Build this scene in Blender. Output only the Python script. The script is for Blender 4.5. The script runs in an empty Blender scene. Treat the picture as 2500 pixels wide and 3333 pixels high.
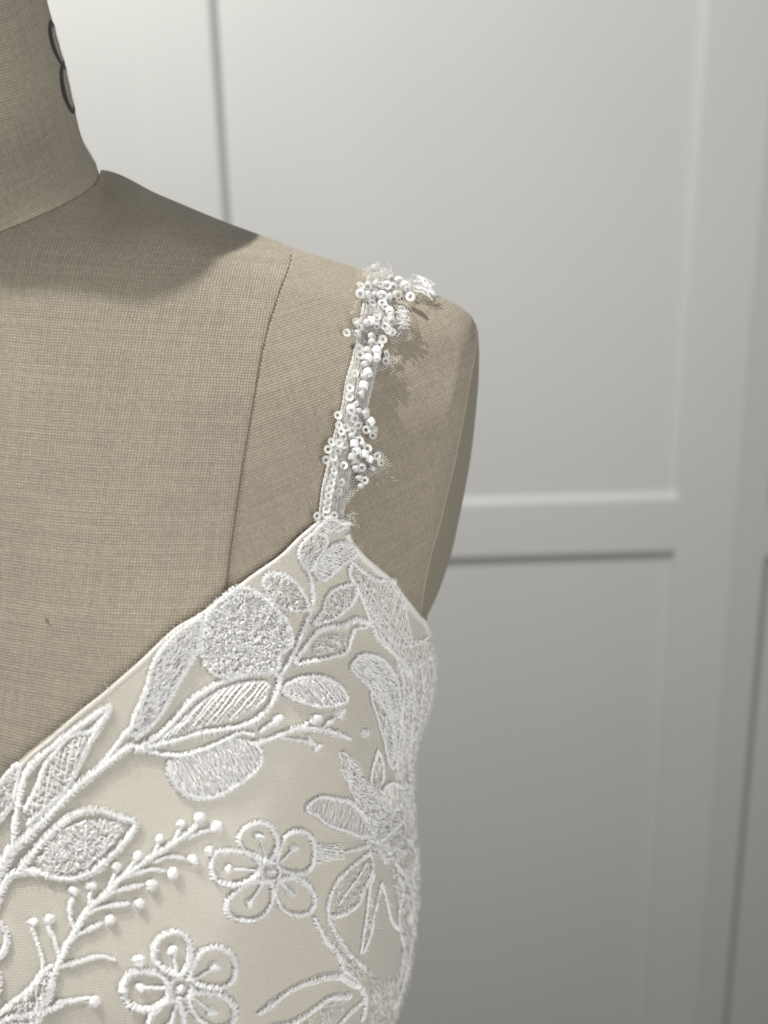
import bpy, math
import numpy as np
from mathutils import Vector, Matrix

rng = np.random.default_rng(7)
scene = bpy.context.scene
COL = scene.collection

# ------------------------------------------------------------------ camera
FPX, CX, CY = 3014.0, 1250.0, 1666.5          # focal length and centre in photo pixels
TH, ROLL = math.radians(15.02), math.radians(1.33)
CAM = np.array([0.0, 0.0, 1.30])
FW = np.array([0, math.cos(TH), -math.sin(TH)])
R0 = np.array([1.0, 0, 0]); U0 = np.array([0, math.sin(TH), math.cos(TH)])
RT = math.cos(ROLL) * R0 - math.sin(ROLL) * U0
UP = math.sin(ROLL) * R0 + math.cos(ROLL) * U0
cam_d = bpy.data.cameras.new('camera')
cam = bpy.data.objects.new('camera', cam_d); COL.objects.link(cam)
cam_d.sensor_fit = 'VERTICAL'; cam_d.sensor_height = 24.0
cam_d.lens = 24.0 * FPX / 3333.0
cam_d.clip_start = 0.01; cam_d.clip_end = 20
cam.matrix_world = Matrix((( RT[0], UP[0], -FW[0], CAM[0]), (RT[1], UP[1], -FW[1], CAM[1]),
                           (RT[2], UP[2], -FW[2], CAM[2]), (0, 0, 0, 1)))
cam_d.dof.use_dof = True; cam_d.dof.focus_distance = 0.262; cam_d.dof.aperture_fstop = 5.8
scene.camera = cam
# ------------------------------------------------------------------ light
world = bpy.data.worlds.new('World'); scene.world = world; world.use_nodes = True
bg = world.node_tree.nodes['Background']
bg.inputs['Color'].default_value = (1.0, 0.985, 0.96, 1); bg.inputs['Strength'].default_value = 0.12


def lamp(name, loc, power, radius, colour):
    d = bpy.data.lights.new(name, 'POINT'); d.energy = power; d.shadow_soft_size = radius; d.color = colour
    o = bpy.data.objects.new(name, d); COL.objects.link(o); o.location = loc
    return o


lamp('ceiling_lamp', (-0.725, 0.174, 2.63), 172.0, 0.008, (1.0, 0.985, 0.94))
ad = bpy.data.lights.new('front_fill', 'AREA'); ad.shape = 'RECTANGLE'; ad.size = 0.9; ad.size_y = 0.8; ad.energy = 11.0; ad.color = (1.0, 0.99, 0.975)  # added soft fill behind the camera, no real window; lifts neck and bust
ao = bpy.data.objects.new('front_fill', ad); COL.objects.link(ao); ao.location = (0.50, -0.62, 1.18)
ao.rotation_euler = (Vector((-0.05, 0.4, 1.22)) - Vector(ao.location)).to_track_quat('-Z', 'Y').to_euler()
scene.view_settings.view_transform = 'Standard'; scene.view_settings.look = 'None'
scene.view_settings.exposure = -0.1; scene.view_settings.gamma = 1.0
scene.render.engine = 'CYCLES'
scene.cycles.use_denoising = True
scene.cycles.filter_width = 1.8
scene.cycles.max_bounces = 8; scene.cycles.transparent_max_bounces = 12
scene.cycles.caustics_reflective = False; scene.cycles.caustics_refractive = False


# ------------------------------------------------------------------ maths helpers
def unproj(px, py, Y):
    px, py, Y = np.broadcast_arrays(np.asarray(px, float), np.asarray(py, float), np.asarray(Y, float))
    d = FW + ((px - CX) / FPX)[..., None] * RT - ((py - CY) / FPX)[..., None] * UP
    return CAM + d * (Y / d[..., 1])[..., None]


def pchip(pts, axis=0):
    p = np.array(sorted(pts, key=lambda q: q[axis]), float)
    x, y = p[:, axis], p[:, 1 - axis]
    h = np.diff(x); dl = np.diff(y) / h
    m = np.zeros(len(x)); m[0], m[-1] = dl[0], dl[-1]
    for i in range(1, len(x) - 1):
        if dl[i - 1] * dl[i] > 0:
            w1, w2 = 2 * h[i] + h[i - 1], h[i] + 2 * h[i - 1]
            m[i] = (w1 + w2) / (w1 / dl[i - 1] + w2 / dl[i])

    def f(q):
        q = np.clip(np.asarray(q, float), x[0], x[-1])
        i = np.clip(np.searchsorted(x, q) - 1, 0, len(x) - 2)
        t = (q - x[i]) / h[i]
        return ((1 + 2 * t) * (1 - t) ** 2 * y[i] + t * (1 - t) ** 2 * h[i] * m[i]
                + t * t * (3 - 2 * t) * y[i + 1] + t * t * (t - 1) * h[i] * m[i + 1])
    return f


def sstep(a, b, x):
    t = np.clip((np.asarray(x, float) - a) / (b - a), 0, 1)
    return t * t * (3 - 2 * t)


def catmull(pts, step, closed=False):
    """resample a smooth curve through pts with even spacing"""
    p = np.array(pts, float)
    if closed:
        q = np.vstack([p[-1], p, p[0], p[1]])
    else:
        q = np.vstack([2 * p[0] - p[1], p, 2 * p[-1] - p[-2]])
    out = []
    t = np.linspace(0, 1, 16, endpoint=False)[:, None]
    for i in range(1, len(q) - 2):
        a, b, c, d = q[i - 1], q[i], q[i + 1], q[i + 2]
        out.append(0.5 * (2 * b + (c - a) * t + (2 * a - 5 * b + 4 * c - d) * t ** 2 + (3 * b - a - 3 * c + d) * t ** 3))
    out.append(q[-2][None])
    o = np.vstack(out)
    L = np.concatenate([[0], np.cumsum(np.linalg.norm(np.diff(o, axis=0), axis=1))])
    n = max(3, int(L[-1] / step) + 1)
    s = np.linspace(0, L[-1], n)
    return np.stack([np.interp(s, L, o[:, k]) for k in range(o.shape[1])], 1)


# ------------------------------------------------------------------ the body surface, as depth over the silhouettes of the form
ridge = pchip([(-900, 640), (0, 600), (250, 560), (325, 553), (520, 634), (732, 722), (900, 784), (960, 808), (1167, 872), (1402, 950),
               (1492, 992), (1533, 1026), (1552, 1062)])
seam_neck = pchip([(-1100, 690), (-700, 800), (-347, 830), (-150, 806), (0, 757), (108, 713), (217, 662), (282, 624), (312, 597), (326, 565)])
arm_edge = [(1552, 1062), (1553, 1110), (1547, 1162), (1533, 1234), (1515, 1342), (1497, 1433), (1479, 1523), (1456, 1614),
            (1429, 1727), (1407, 1800), (1378, 1950), (1371, 2007)]
dress_edge = [(1384, 2045), (1389, 2180), (1372, 2300), (1340, 2420), (1321, 2550), (1327, 2700), (1337, 2850), (1329, 3030), (1308, 3170),
              (1266, 3330), (1220, 3480), (1190, 3600)]
edge_x = pchip([(1552, 500)] + arm_edge + dress_edge, axis=1)
plate_x = pchip([(1552, 1075), (1555, 1139), (1554, 1207), (1545, 1320), (1530, 1455), (1511, 1568), (1488, 1681), (1467, 1776),
                 (1434, 1877), (1396, 1963), (1372, 2007), (1330, 2080)], axis=1)
seam_x = pchip([(949, 600), (949, 812), (904, 964), (866, 1085), (826, 1296), (799, 1462), (769, 1658), (749, 1808), (735, 1936),
                (690, 2300), (640, 2700), (600, 3600)], axis=1)
neckline = pchip([(-700, 3050), (-300, 2800), (-120, 2655), (0, 2566), (29, 2546), (92, 2472), (193, 2383), (299, 2288), (410, 2195), (530, 2083),
                  (579, 2038), (665, 1985), (723, 1941), (782, 1897), (845, 1852), (917, 1796), (970, 1744), (1009, 1710), (1032, 1692),
                  (1112, 1690), (1126, 1745), (1148, 1778), (1211, 1840), (1254, 1874), (1298, 1930), (1341, 1982), (1368, 2022), (1384, 2050)])
CTRL = np.array([
    (-347, 830, 24.5), (0, 757, 24.9), (217, 662, 26.4), (318, 590, 28.8),
    (450, 730, 26.7), (700, 880, 26.6), (950, 980, 26.9), (1200, 1040, 27.5), (1400, 1120, 28.0), (1500, 1170, 28.5),
    (0, 1000, 24.2), (450, 1000, 24.9), (750, 1120, 25.3), (1050, 1220, 25.8), (1300, 1280, 26.6), (1490, 1330, 27.5),
    (-347, 1300, 23.6), (0, 1500, 22.9), (450, 1500, 23.2), (800, 1500, 24.0), (1100, 1500, 25.1), (1300, 1520, 25.9), (1440, 1580, 26.8),
    (-347, 2000, 22.6), (0, 2100, 21.8), (450, 2100, 21.6), (800, 1950, 22.9), (1050, 1900, 24.0), (1250, 1900, 25.4), (1360, 2000, 26.9),
    (-347, 2500, 22.2), (0, 2600, 21.0), (400, 2500, 20.7), (800, 2500, 21.2), (1080, 2400, 22.6), (1250, 2400, 24.2),
    (-347, 3000, 21.8), (0, 3100, 20.2), (400, 3000, 19.7), (800, 3000, 20.0), (1050, 3000, 21.6), (1220, 3000, 23.3),
    (-347, 3550, 21.4), (0, 3500, 19.8), (400, 3500, 19.2), (800, 3500, 19.6), (1000, 3500, 21.4), (1150, 3500, 23.0),
    (-900, 1200, 25.0), (-900, 2000, 23.0), (-900, 2700, 21.5), (-900, 3400, 21.0)], float)


def _phi(r2):
    return 0.5 * r2 * np.log(r2 + 1e-9)


_c = CTRL[:, :2] / 1000.0
_n = len(_c)
_A = np.zeros((_n + 3, _n + 3))
_A[:_n, :_n] = _phi(((_c[:, None] - _c[None]) ** 2).sum(-1)) + 0.002 * np.eye(_n)
_A[:_n, _n] = 1; _A[:_n, _n + 1:] = _c; _A[_n, :_n] = 1; _A[_n + 1:, :_n] = _c.T
_w = np.linalg.solve(_A, np.concatenate([CTRL[:, 2], np.zeros(3)]))
YC = 31.0


def Ysurf(px, py):
    px, py = np.broadcast_arrays(np.asarray(px, float), np.asarray(py, float))
    sh = px.shape
    q = np.stack([px.ravel(), py.ravel()], 1) / 1000.0
    T = np.empty(len(q))
    for i in range(0, len(q), 20000):
        k = q[i:i + 20000]
        T[i:i + 20000] = _phi(((k[:, None] - _c[None]) ** 2).sum(-1)) @ _w[:_n] + _w[_n] + k @ _w[_n + 1:]
    T = T.reshape(sh)
    # right-hand edge: small fold at the armhole, full turn to the side below it
    xr = edge_x(py); k = sstep(1900, 2200, py)
    w = 60 + 190 * k
    Ys = (T + 0.7) * (1 - k) + YC * k
    qq = np.clip((px - (xr - w)) / w, 0, 1)
    T = T + (Ys - T) * (1 - np.sqrt(1 - qq ** 2 + 1e-9))
    d = py - ridge(px)
    qq = np.clip(1 - d / 140.0, 0, 1) * sstep(296, 335, px)
    T = T + (YC - T) * (1 - np.sqrt(1 - qq ** 2 + 1e-9))
    return T / 100.0


def surf(px, py, off=0.0):
    """point on the body, lifted by off metres along its normal; also the normal"""
    px = np.asarray(px, float); py = np.asarray(py, float)
    P = unproj(px, py, Ysurf(px, py))
    e = 3.0
    a = unproj(px + e, py, Ysurf(px + e, py)) - unproj(px - e, py, Ysurf(px - e, py))
    b = unproj(px, py + e, Ysurf(px, py + e)) - unproj(px, py - e, Ysurf(px, py - e))
    n = np.cross(b, a); n = n / (np.linalg.norm(n, axis=-1, keepdims=True) + 1e-12)
    view = P - CAM; view /= np.linalg.norm(view, axis=-1, keepdims=True)
    n = np.where((n * view).sum(-1, keepdims=True) > 0, -n, n)
    off = np.asarray(off, float)
    if off.ndim: off = off[..., None]
    return P + n * off, n


# ------------------------------------------------------------------ objects
def tag(o, label=None, cat=None, group=None, kind=None):
    if label: o['label'] = label
    if cat: o['category'] = cat
    if group: o['group'] = group
    if kind: o['kind'] = kind
    return o


def empty(name, loc, label=None, cat=None, group=None):
    o = bpy.data.objects.new(name, None); COL.objects.link(o); o.location = loc
    o.empty_display_size = 0.02
    return tag(o, label, cat, group)


def link(name, me, parent=None):
    o = bpy.data.objects.new(name, me); COL.objects.link(o)
    if parent is not None:
        o.parent = parent
        l = Vector((0, 0, 0)); p = parent
        m = Matrix.Identity(4)
        chain = []
        while p is not None:
            chain.append(p); p = p.parent
        for p in reversed(chain):
            m = m @ p.matrix_basis if not getattr(p, 'matrix_parent_inverse', None) else m @ p.matrix_parent_inverse @ p.matrix_basis
        o.matrix_parent_inverse = m.inverted()
    return o


def mesh(name, V, Fq, mat, parent=None, smooth=True, uv=None):
    V = np.asarray(V, float).reshape(-1, 3); Fq = np.asarray(Fq, int)
    me = bpy.data.meshes.new(name)
    me.vertices.add(len(V)); me.vertices.foreach_set('co', V.astype(np.float32).ravel())
    k = Fq.shape[1]
    me.loops.add(Fq.size); me.loops.foreach_set('vertex_index', Fq.astype(np.int32).ravel())
    me.polygons.add(len(Fq)); me.polygons.foreach_set('loop_start', (np.arange(len(Fq)) * k).astype(np.int32))
    if uv is not None:
        l = me.uv_layers.new(name='UVMap')
        l.data.foreach_set('uv', np.asarray(uv, np.float32).reshape(-1, 2)[Fq.ravel()].ravel())
    me.update(calc_edges=True); me.validate()
    me.polygons.foreach_set('use_smooth', np.full(len(me.polygons), smooth))
    me.materials.append(mat)
    return link(name, me, parent)


def grid(name, P, mat, parent=None, uv=None, flip=False, close_u=False):
    n, m = P.shape[:2]
    i, j = np.meshgrid(np.arange(n - 1), np.arange(m - (0 if close_u else 1)), indexing='ij')
    j2 = (j + 1) % m
    F = np.stack([i * m + j, i * m + j2, (i + 1) * m + j2, (i + 1) * m + j], -1).reshape(-1, 4)
    if flip: F = F[:, ::-1]
    return mesh(name, P.reshape(-1, 3), F, mat, parent, True, None if uv is None else uv.reshape(-1, 2))


def strand_geo(pts, rad, sides=3):
    """tubes for strands pts (N,K,3) with radius rad (N,) -> verts, quads"""
    pts = np.asarray(pts, float); N, K, _ = pts.shape
    rad = np.broadcast_to(np.asarray(rad, float), (N,))
    t = np.gradient(pts, axis=1); t /= np.linalg.norm(t, axis=2, keepdims=True) + 1e-12
    ref = np.array([0.31, -0.77, 0.55]); ref = ref / np.linalg.norm(ref)
    a = np.cross(t, ref); a /= np.linalg.norm(a, axis=2, keepdims=True) + 1e-9
    b = np.cross(t, a)
    tap = np.ones(K)
    ang = np.arange(sides) * 2 * math.pi / sides
    V = pts[:, :, None] + (rad[:, None] * tap[None])[:, :, None, None] * (
        a[:, :, None] * np.cos(ang)[None, None, :, None] + b[:, :, None] * np.sin(ang)[None, None, :, None])
    base = (np.arange(N) * K * sides)[:, None, None]
    k = np.arange(K - 1)[None, :, None] * sides; s = np.arange(sides)[None, None]
    s2 = (np.arange(sides) + 1) % sides; s2 = s2[None, None]
    F = np.stack([base + k + s, base + k + s2, base + k + sides + s2, base + k + sides + s], -1)
    return V.reshape(-1, 3), F.reshape(-1, 4)


class Strands:
    def __init__(self, smooth=False): self.V = []; self.F = []; self.n = 0; self.smooth = smooth

    def add(self, pts, rad, sides=3):
        if len(pts) == 0: return self
        v, f = strand_geo(pts, rad, sides)
        self.V.append(v); self.F.append(f + self.n); self.n += len(v)
        return self

    def build(self, name, mat, parent):
        if not self.V: return None
        return mesh(name, np.vstack(self.V), np.vstack(self.F), mat, parent, len(self.F) and self.smooth)


# ------------------------------------------------------------------ materials
def nodes(name):
    m = bpy.data.materials.new(name); m.use_nodes = True
    nt = m.node_tree
    return m, nt, nt.nodes['Principled BSDF']


def N(nt, kind, **kw):
    n = nt.nodes.new(kind)
    for k, v in kw.items(): setattr(n, k, v)
    return n


def math_n(nt, op, a, b=None, c=None):
    n = nt.nodes.new('ShaderNodeMath'); n.operation = op
    for i, x in enumerate((a, b, c)):
        if x is None: continue
        if isinstance(x, (int, float)): n.inputs[i].default_value = x
        else: nt.links.new(x, n.inputs[i])
    return n.outputs[0]


def linen_mat(name, rot, pitch=0.00076, light=(0.400, 0.357, 0.285), dark=(0.165, 0.141, 0.106), depth=1.0, wobble=1.2):
    m, nt, b = nodes(name); L = nt.links.new
    uv = N(nt, 'ShaderNodeUVMap')
    mp = N(nt, 'ShaderNodeMapping'); L(uv.outputs[0], mp.inputs[0])
    mp.inputs['Rotation'].default_value = (0, 0, math.radians(rot))
    mp.inputs['Scale'].default_value = (1 / pitch, 1 / pitch, 1)
    # yarns wander a little
    nz = N(nt, 'ShaderNodeTexNoise'); nz.inputs['Scale'].default_value = 0.11; nz.inputs['Detail'].default_value = 2
    L(mp.outputs[0], nz.inputs['Vector'])
    wob = N(nt, 'ShaderNodeVectorMath', operation='MULTIPLY_ADD'); L(nz.outputs['Color'], wob.inputs[0])
    wob.inputs[1].default_value = (wobble, wobble, 0); L(mp.outputs[0], wob.inputs[2])
    sp = N(nt, 'ShaderNodeSeparateXYZ'); L(wob.outputs[0], sp.inputs[0])
    u, v = sp.outputs[0], sp.outputs[1]
    au = math_n(nt, 'ABSOLUTE', math_n(nt, 'SINE', math_n(nt, 'MULTIPLY', u, math.pi)))
    av = math_n(nt, 'ABSOLUTE', math_n(nt, 'SINE', math_n(nt, 'MULTIPLY', v, math.pi)))
    cu = math_n(nt, 'FLOOR', u); cv = math_n(nt, 'FLOOR', v)
    par = math_n(nt, 'MODULO', math_n(nt, 'ABSOLUTE', math_n(nt, 'ADD', cu, cv)), 2.0)
    # warp-up cell: bulge across u and along v; weft-up cell the other way
    wa = math_n(nt, 'MULTIPLY', math_n(nt, 'POWER', au, 0.5), math_n(nt, 'MULTIPLY_ADD', av, 0.55, 0.45))
    we = math_n(nt, 'MULTIPLY', math_n(nt, 'POWER', av, 0.5), math_n(nt, 'MULTIPLY_ADD', au, 0.55, 0.45))
    h = math_n(nt, 'ADD', math_n(nt, 'MULTIPLY', wa, par), math_n(nt, 'MULTIPLY', we, math_n(nt, 'SUBTRACT', 1.0, par)))
    # slubs: per-yarn variation, stretched along the yarn
    def slub(sx, sy):
        mm = N(nt, 'ShaderNodeMapping'); L(mp.outputs[0], mm.inputs[0]); mm.inputs['Scale'].default_value = (sx, sy, 1)
        t = N(nt, 'ShaderNodeTexNoise'); t.inputs['Scale'].default_value = 1.0; t.inputs['Detail'].default_value = 2
        L(mm.outputs[0], t.inputs['Vector']); return t.outputs['Fac']
    s1 = slub(0.018, 0.8); s2 = slub(0.8, 0.02)
    big = N(nt, 'ShaderNodeTexNoise'); big.inputs['Scale'].default_value = 0.02; big.inputs['Detail'].default_value = 3
    L(mp.outputs[0], big.inputs['Vector'])
    tone = math_n(nt, 'ADD', math_n(nt, 'MULTIPLY_ADD', s1, 0.34, 0.26), math_n(nt, 'MULTIPLY', s2, 0.24))
    tone = math_n(nt, 'ADD', tone, math_n(nt, 'MULTIPLY_ADD', big.outputs['Fac'], 0.3, 0.3))
    cellv = N(nt, 'ShaderNodeCombineXYZ'); L(cu, cellv.inputs[0]); L(cv, cellv.inputs[1])
    wn = N(nt, 'ShaderNodeTexWhiteNoise', noise_dimensions='2D'); L(cellv.outputs[0], wn.inputs['Vector'])
    tone = math_n(nt, 'MULTIPLY', tone, math_n(nt, 'MULTIPLY_ADD', wn.outputs['Value'], 0.16, 0.92))
    fac = math_n(nt, 'MULTIPLY', math_n(nt, 'POWER', h, 1.3), 1.0)
    fac2 = math_n(nt, 'MULTIPLY_ADD', math_n(nt, 'SUBTRACT', fac, 1.0), depth, 1.0)
    mx = N(nt, 'ShaderNodeMix', data_type='RGBA')
    mx.inputs[6].default_value = (*dark, 1); mx.inputs[7].default_value = (*light, 1)
    L(fac2, mx.inputs[0])
    sc = N(nt, 'ShaderNodeVectorMath', operation='SCALE'); L(mx.outputs[2], sc.inputs[0]); L(tone, sc.inputs['Scale'])
    L(sc.outputs[0], b.inputs['Base Color'])
    b.inputs['Roughness'].default_value = 0.85
    b.inputs['Specular IOR Level'].default_value = 0.2
    b.inputs['Sheen Weight'].default_value = 0.08
    bp = N(nt, 'ShaderNodeBump'); bp.inputs['Distance'].default_value = 0.00022; bp.inputs['Strength'].default_value = 0.8
    L(math_n(nt, 'ADD', h, math_n(nt, 'MULTIPLY', s1, 0.7)), bp.inputs['Height']); L(bp.outputs[0], b.inputs['Normal'])
    return m


def thread_mat(name, col, rough, sheen=0.3, spec=0.5, noise=0.1, trans=0.0):
    m, nt, b = nodes(name); L = nt.links.new
    g = N(nt, 'ShaderNodeNewGeometry')
    t = N(nt, 'ShaderNodeTexNoise'); t.inputs['Scale'].default_value = 1800; L(g.outputs['Position'], t.inputs['Vector'])
    r = N(nt, 'ShaderNodeMapRange'); L(t.outputs['Fac'], r.inputs[0]); r.inputs[3].default_value = 1 - noise; r.inputs[4].default_value = 1 + noise * 0.4
    sc = N(nt, 'ShaderNodeVectorMath', operation='SCALE'); sc.inputs[0].default_value = col; L(r.outputs[0], sc.inputs['Scale'])
    L(sc.outputs[0], b.inputs['Base Color'])
    b.inputs['Roughness'].default_value = rough; b.inputs['Specular IOR Level'].default_value = spec
    b.inputs['Sheen Weight'].default_value = sheen; b.inputs['Sheen Roughness'].default_value = 0.4
    if trans:
        tr = N(nt, 'ShaderNodeBsdfTranslucent'); tr.inputs[0].default_value = (*col, 1)
        mx = N(nt, 'ShaderNodeMixShader'); mx.inputs[0].default_value = trans
        L(b.outputs[0], mx.inputs[1]); L(tr.outputs[0], mx.inputs[2])
        L(mx.outputs[0], nt.nodes['Material Output'].inputs['Surface'])
    return m


def paint_mat(name, col, rough=0.38):
    m, nt, b = nodes(name); L = nt.links.new
    tc = N(nt, 'ShaderNodeTexCoord')
    t = N(nt, 'ShaderNodeTexNoise'); t.inputs['Scale'].default_value = 5; t.inputs['Detail'].default_value = 4
    L(tc.outputs['Object'], t.inputs['Vector'])
    r = N(nt, 'ShaderNodeMapRange'); L(t.outputs['Fac'], r.inputs[0]); r.inputs[3].default_value = 0.97; r.inputs[4].default_value = 1.03
    sc = N(nt, 'ShaderNodeVectorMath', operation='SCALE'); sc.inputs[0].default_value = col; L(r.outputs[0], sc.inputs['Scale'])
    L(sc.outputs[0], b.inputs['Base Color']); b.inputs['Roughness'].default_value = rough
    n2 = N(nt, 'ShaderNodeTexNoise'); n2.inputs['Scale'].default_value = 260; n2.inputs['Detail'].default_value = 3
    L(tc.outputs['Object'], n2.inputs['Vector'])
    bp = N(nt, 'ShaderNodeBump'); bp.inputs['Distance'].default_value = 0.0003; bp.inputs['Strength'].default_value = 0.25
    L(n2.outputs['Fac'], bp.inputs['Height']); L(bp.outputs[0], b.inputs['Normal'])
    return m


M_LINEN = linen_mat('linen_front', 7, depth=0.68)
M_LINEN_S = linen_mat('linen_side', -13, pitch=0.00078, light=(0.395, 0.348, 0.276), dark=(0.15, 0.127, 0.094), depth=0.62, wobble=0.7)
M_LINEN_N = linen_mat('linen_neck', 5, depth=0.6)
M_SEAM = thread_mat('seam_thread', (0.16, 0.12, 0.075), 0.9, 0.0, 0.1)
M_INK, nt_, b_ = nodes('black_ink'); b_.inputs['Base Color'].default_value = (0.012, 0.012, 0.013, 1); b_.inputs['Roughness'].default_value = 0.7
M_PLATE = paint_mat('arm_plate_beige', (0.25, 0.224, 0.172), 0.5)
M_PAINT = paint_mat('white_paint', (0.50, 0.50, 0.488), 0.5)
M_WALL = paint_mat('wall_paint', (0.7, 0.7, 0.68), 0.6)
M_CORD = thread_mat('embroidery_cord', (0.95, 0.948, 0.938), 0.55, 0.25, 0.3, 0.08, 0.12)
M_GLOSS = thread_mat('glossy_embroidery', (0.955, 0.95, 0.938), 0.33, 0.0, 0.5, 0.06, 0.12)
M_TULLE = thread_mat('tulle_thread', (0.90, 0.89, 0.87), 0.5, 0.2, 0.4, 0.05, 0.4)
M_BIND = thread_mat('satin_binding', (0.74, 0.715, 0.66), 0.5, 0.2, 0.35, 0.04)


def lining_mat():
    m, nt, b = nodes('lining_satin'); L = nt.links.new
    g = N(nt, 'ShaderNodeNewGeometry')
    t = N(nt, 'ShaderNodeTexNoise'); t.inputs['Scale'].default_value = 22; t.inputs['Detail'].default_value = 3
    L(g.outputs['Position'], t.inputs['Vector'])
    mx = N(nt, 'ShaderNodeMix', data_type='RGBA'); L(t.outputs['Fac'], mx.inputs[0])
    mx.inputs[6].default_value = (0.575, 0.522, 0.452, 1); mx.inputs[7].default_value = (0.56, 0.535, 0.452, 1)
    L(mx.outputs[2], b.inputs['Base Color']); b.inputs['Roughness'].default_value = 0.4
    b.inputs['Sheen Weight'].default_value = 0.3
    n2 = N(nt, 'ShaderNodeTexNoise'); n2.inputs['Scale'].default_value = 1500; L(g.outputs['Position'], n2.inputs['Vector'])
    n3 = N(nt, 'ShaderNodeTexNoise'); n3.inputs['Scale'].default_value = 75; L(g.outputs['Position'], n3.inputs['Vector'])
    bp = N(nt, 'ShaderNodeBump'); bp.inputs['Distance'].default_value = 0.0012; bp.inputs['Strength'].default_value = 0.4
    L(math_n(nt, 'ADD', math_n(nt, 'MULTIPLY', n2.outputs['Fac'], 0.3), n3.outputs['Fac']), bp.inputs['Height'])
    L(bp.outputs[0], b.inputs['Normal'])
    return m


M_LINING = lining_mat()
M_BEAD = thread_mat('white_bead', (0.93, 0.93, 0.93), 0.2, 0.0, 0.6, 0.02)
M_PEARL = thread_mat('pearl_bead', (0.80, 0.78, 0.74), 0.14, 0.0, 0.7, 0.04, 0.35)
M_GLASS, nt_, b_ = nodes('clear_glass_bead')
b_.inputs['Base Color'].default_value = (0.97, 0.97, 0.96, 1); b_.inputs['Roughness'].default_value = 0.04
b_.inputs['IOR'].default_value = 1.5; b_.inputs['Transmission Weight'].default_value = 0.4
M_SEQ = thread_mat('pearly_sequin', (0.88, 0.875, 0.84), 0.2, 0.0, 0.7, 0.03, 0.15)
M_SEQ2 = thread_mat('clear_sequin', (0.82, 0.81, 0.78), 0.18, 0.0, 0.7, 0.03, 0.35)

# ------------------------------------------------------------------ doors behind
PSI, YW = math.radians(1.3), 1.16


def wallhit(px, py, back=0.0):
    d = FW + (px - CX) / FPX * RT - (py - CY) / FPX * UP
    nrm = np.array([-math.sin(PSI), math.cos(PSI), 0])
    p0 = np.array([0, YW, 0]) + nrm * back
    P = CAM + d * (nrm @ (p0 - CAM)) / (nrm @ d)
    return float(P[0] * math.cos(PSI) + P[1] * math.sin(PSI) - YW * math.sin(PSI)), float(P[2])


def prism(name, prof, a, b, axis, parent, mat):
    """profile (list of (q, depth)) swept along the vertical ('z') or the door's width ('x')"""
    prof = np.array(prof, float); n = len(prof); V = []
    for s in (a, b):
        for q, dep in prof:
            V.append((q, dep, s) if axis == 'z' else (s, dep, q))
    F = [(i, (i + 1) % n, n + (i + 1) % n, n + i) for i in range(n)]
    me = bpy.data.meshes.new(name)
    me.from_pydata(V, [], F + [tuple(range(n))[::-1], tuple(range(n, 2 * n))])
    me.materials.append(mat); me.update()
    import bmesh
    bm = bmesh.new(); bm.from_mesh(me); bmesh.ops.recalc_face_normals(bm, faces=bm.faces); bm.to_mesh(me); bm.free()
    o = bpy.data.objects.new(name, me); COL.objects.link(o); o.parent = parent
    return o


BV, RC, TK = 0.0127, 0.0095, 0.034        # moulding width, recess, thickness


def door(label, l0, l1, zr0, zr1, back, wl=0.07, wr=0.07, hinge=None, turn=0.0):
    e = empty('panelled_door', (-math.sin(PSI) * back + 0, YW + math.cos(PSI) * back, 0), label, 'door', 'white panelled doors')
    e.rotation_euler = (0, 0, PSI + math.radians(turn))
    if hinge is not None:
        e.location = (math.cos(PSI) * hinge, YW + math.sin(PSI) * hinge, 0)
    z0, z1 = -0.45, 2.06

    def sect(a, b, la, lb, kb=1.0):
        BV = 0.0127 * kb
        p = [(a, 0), (b, 0)]
        if lb: p += [(b + BV * 0.25, RC * 0.12), (b + BV * 0.8, RC * 0.85), (b + BV, RC)]
        p += [(p[-1][0], TK), ((a - BV) if la else a, TK)]
        if la: p += [(a - BV, RC), (a - BV * 0.8, RC * 0.85), (a - BV * 0.25, RC * 0.12)]
        return p
    prism('stile', sect(l0, l0 + wl, False, True), z0, z1, 'z', e, M_PAINT)
    prism('stile', sect(l1 - wr, l1, True, False, 0.12), z0, z1, 'z', e, M_PAINT)
    xa, xb = l0 + wl, l1 - wr
    prism('rail', sect(z0, z0 + 0.16, False, True), xa, xb, 'x', e, M_PAINT)
    prism('rail', sect(zr0, zr1, True, True), xa, xb, 'x', e, M_PAINT)
    prism('rail', sect(z1 - 0.09, z1, True, False), xa, xb, 'x', e, M_PAINT)
    for a, b in ((z0 + 0.1, (zr0 + zr1) / 2 - 0.001), ((zr0 + zr1) / 2 + 0.001, z1 - 0.05)):
        prism('panel', [(xa - 0.01, RC - 0.0006), (xb + 0.01, RC - 0.0006), (xb + 0.01, RC + 0.012), (xa - 0.01, RC + 0.012)], a, b, 'z', e, M_PAINT)
    return e


lA = wallhit(458, 0)[0]; lB = wallhit(672, 0)[0]; lC = wallhit(2308, 0)[0]; lD = wallhit(2421, 1400)[0]
zt = wallhit(2100, 1632)[1]; zb = wallhit(2100, 1792)[1]
door('wide white panelled door filling the middle of the background', lA, lD, zb, zt, 0.0, lB - lA, lD - lC)
door('white panelled door edge behind the neck of the dress form', lA - 0.72, lA - 0.0006, zb, zt, 0.003, 0.08, 0.14)
z2t = wallhit(2490, 1662)[1]; z2b = wallhit(2490, 1812)[1]
door('white panelled door folded back at the right edge of the photo', 0.0006, 0.80, z2b, z2t, 0.0, 0.042, 0.08, lD, 6.0)
wm = bpy.data.objects
w = mesh('wall', [(-2.6, 1.4, -0.45), (2.8, 1.55, -0.45), (2.8, 1.55, 2.7), (-2.6, 1.4, 2.7)], [(0, 1, 2, 3)], M_WALL, None, False)
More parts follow.
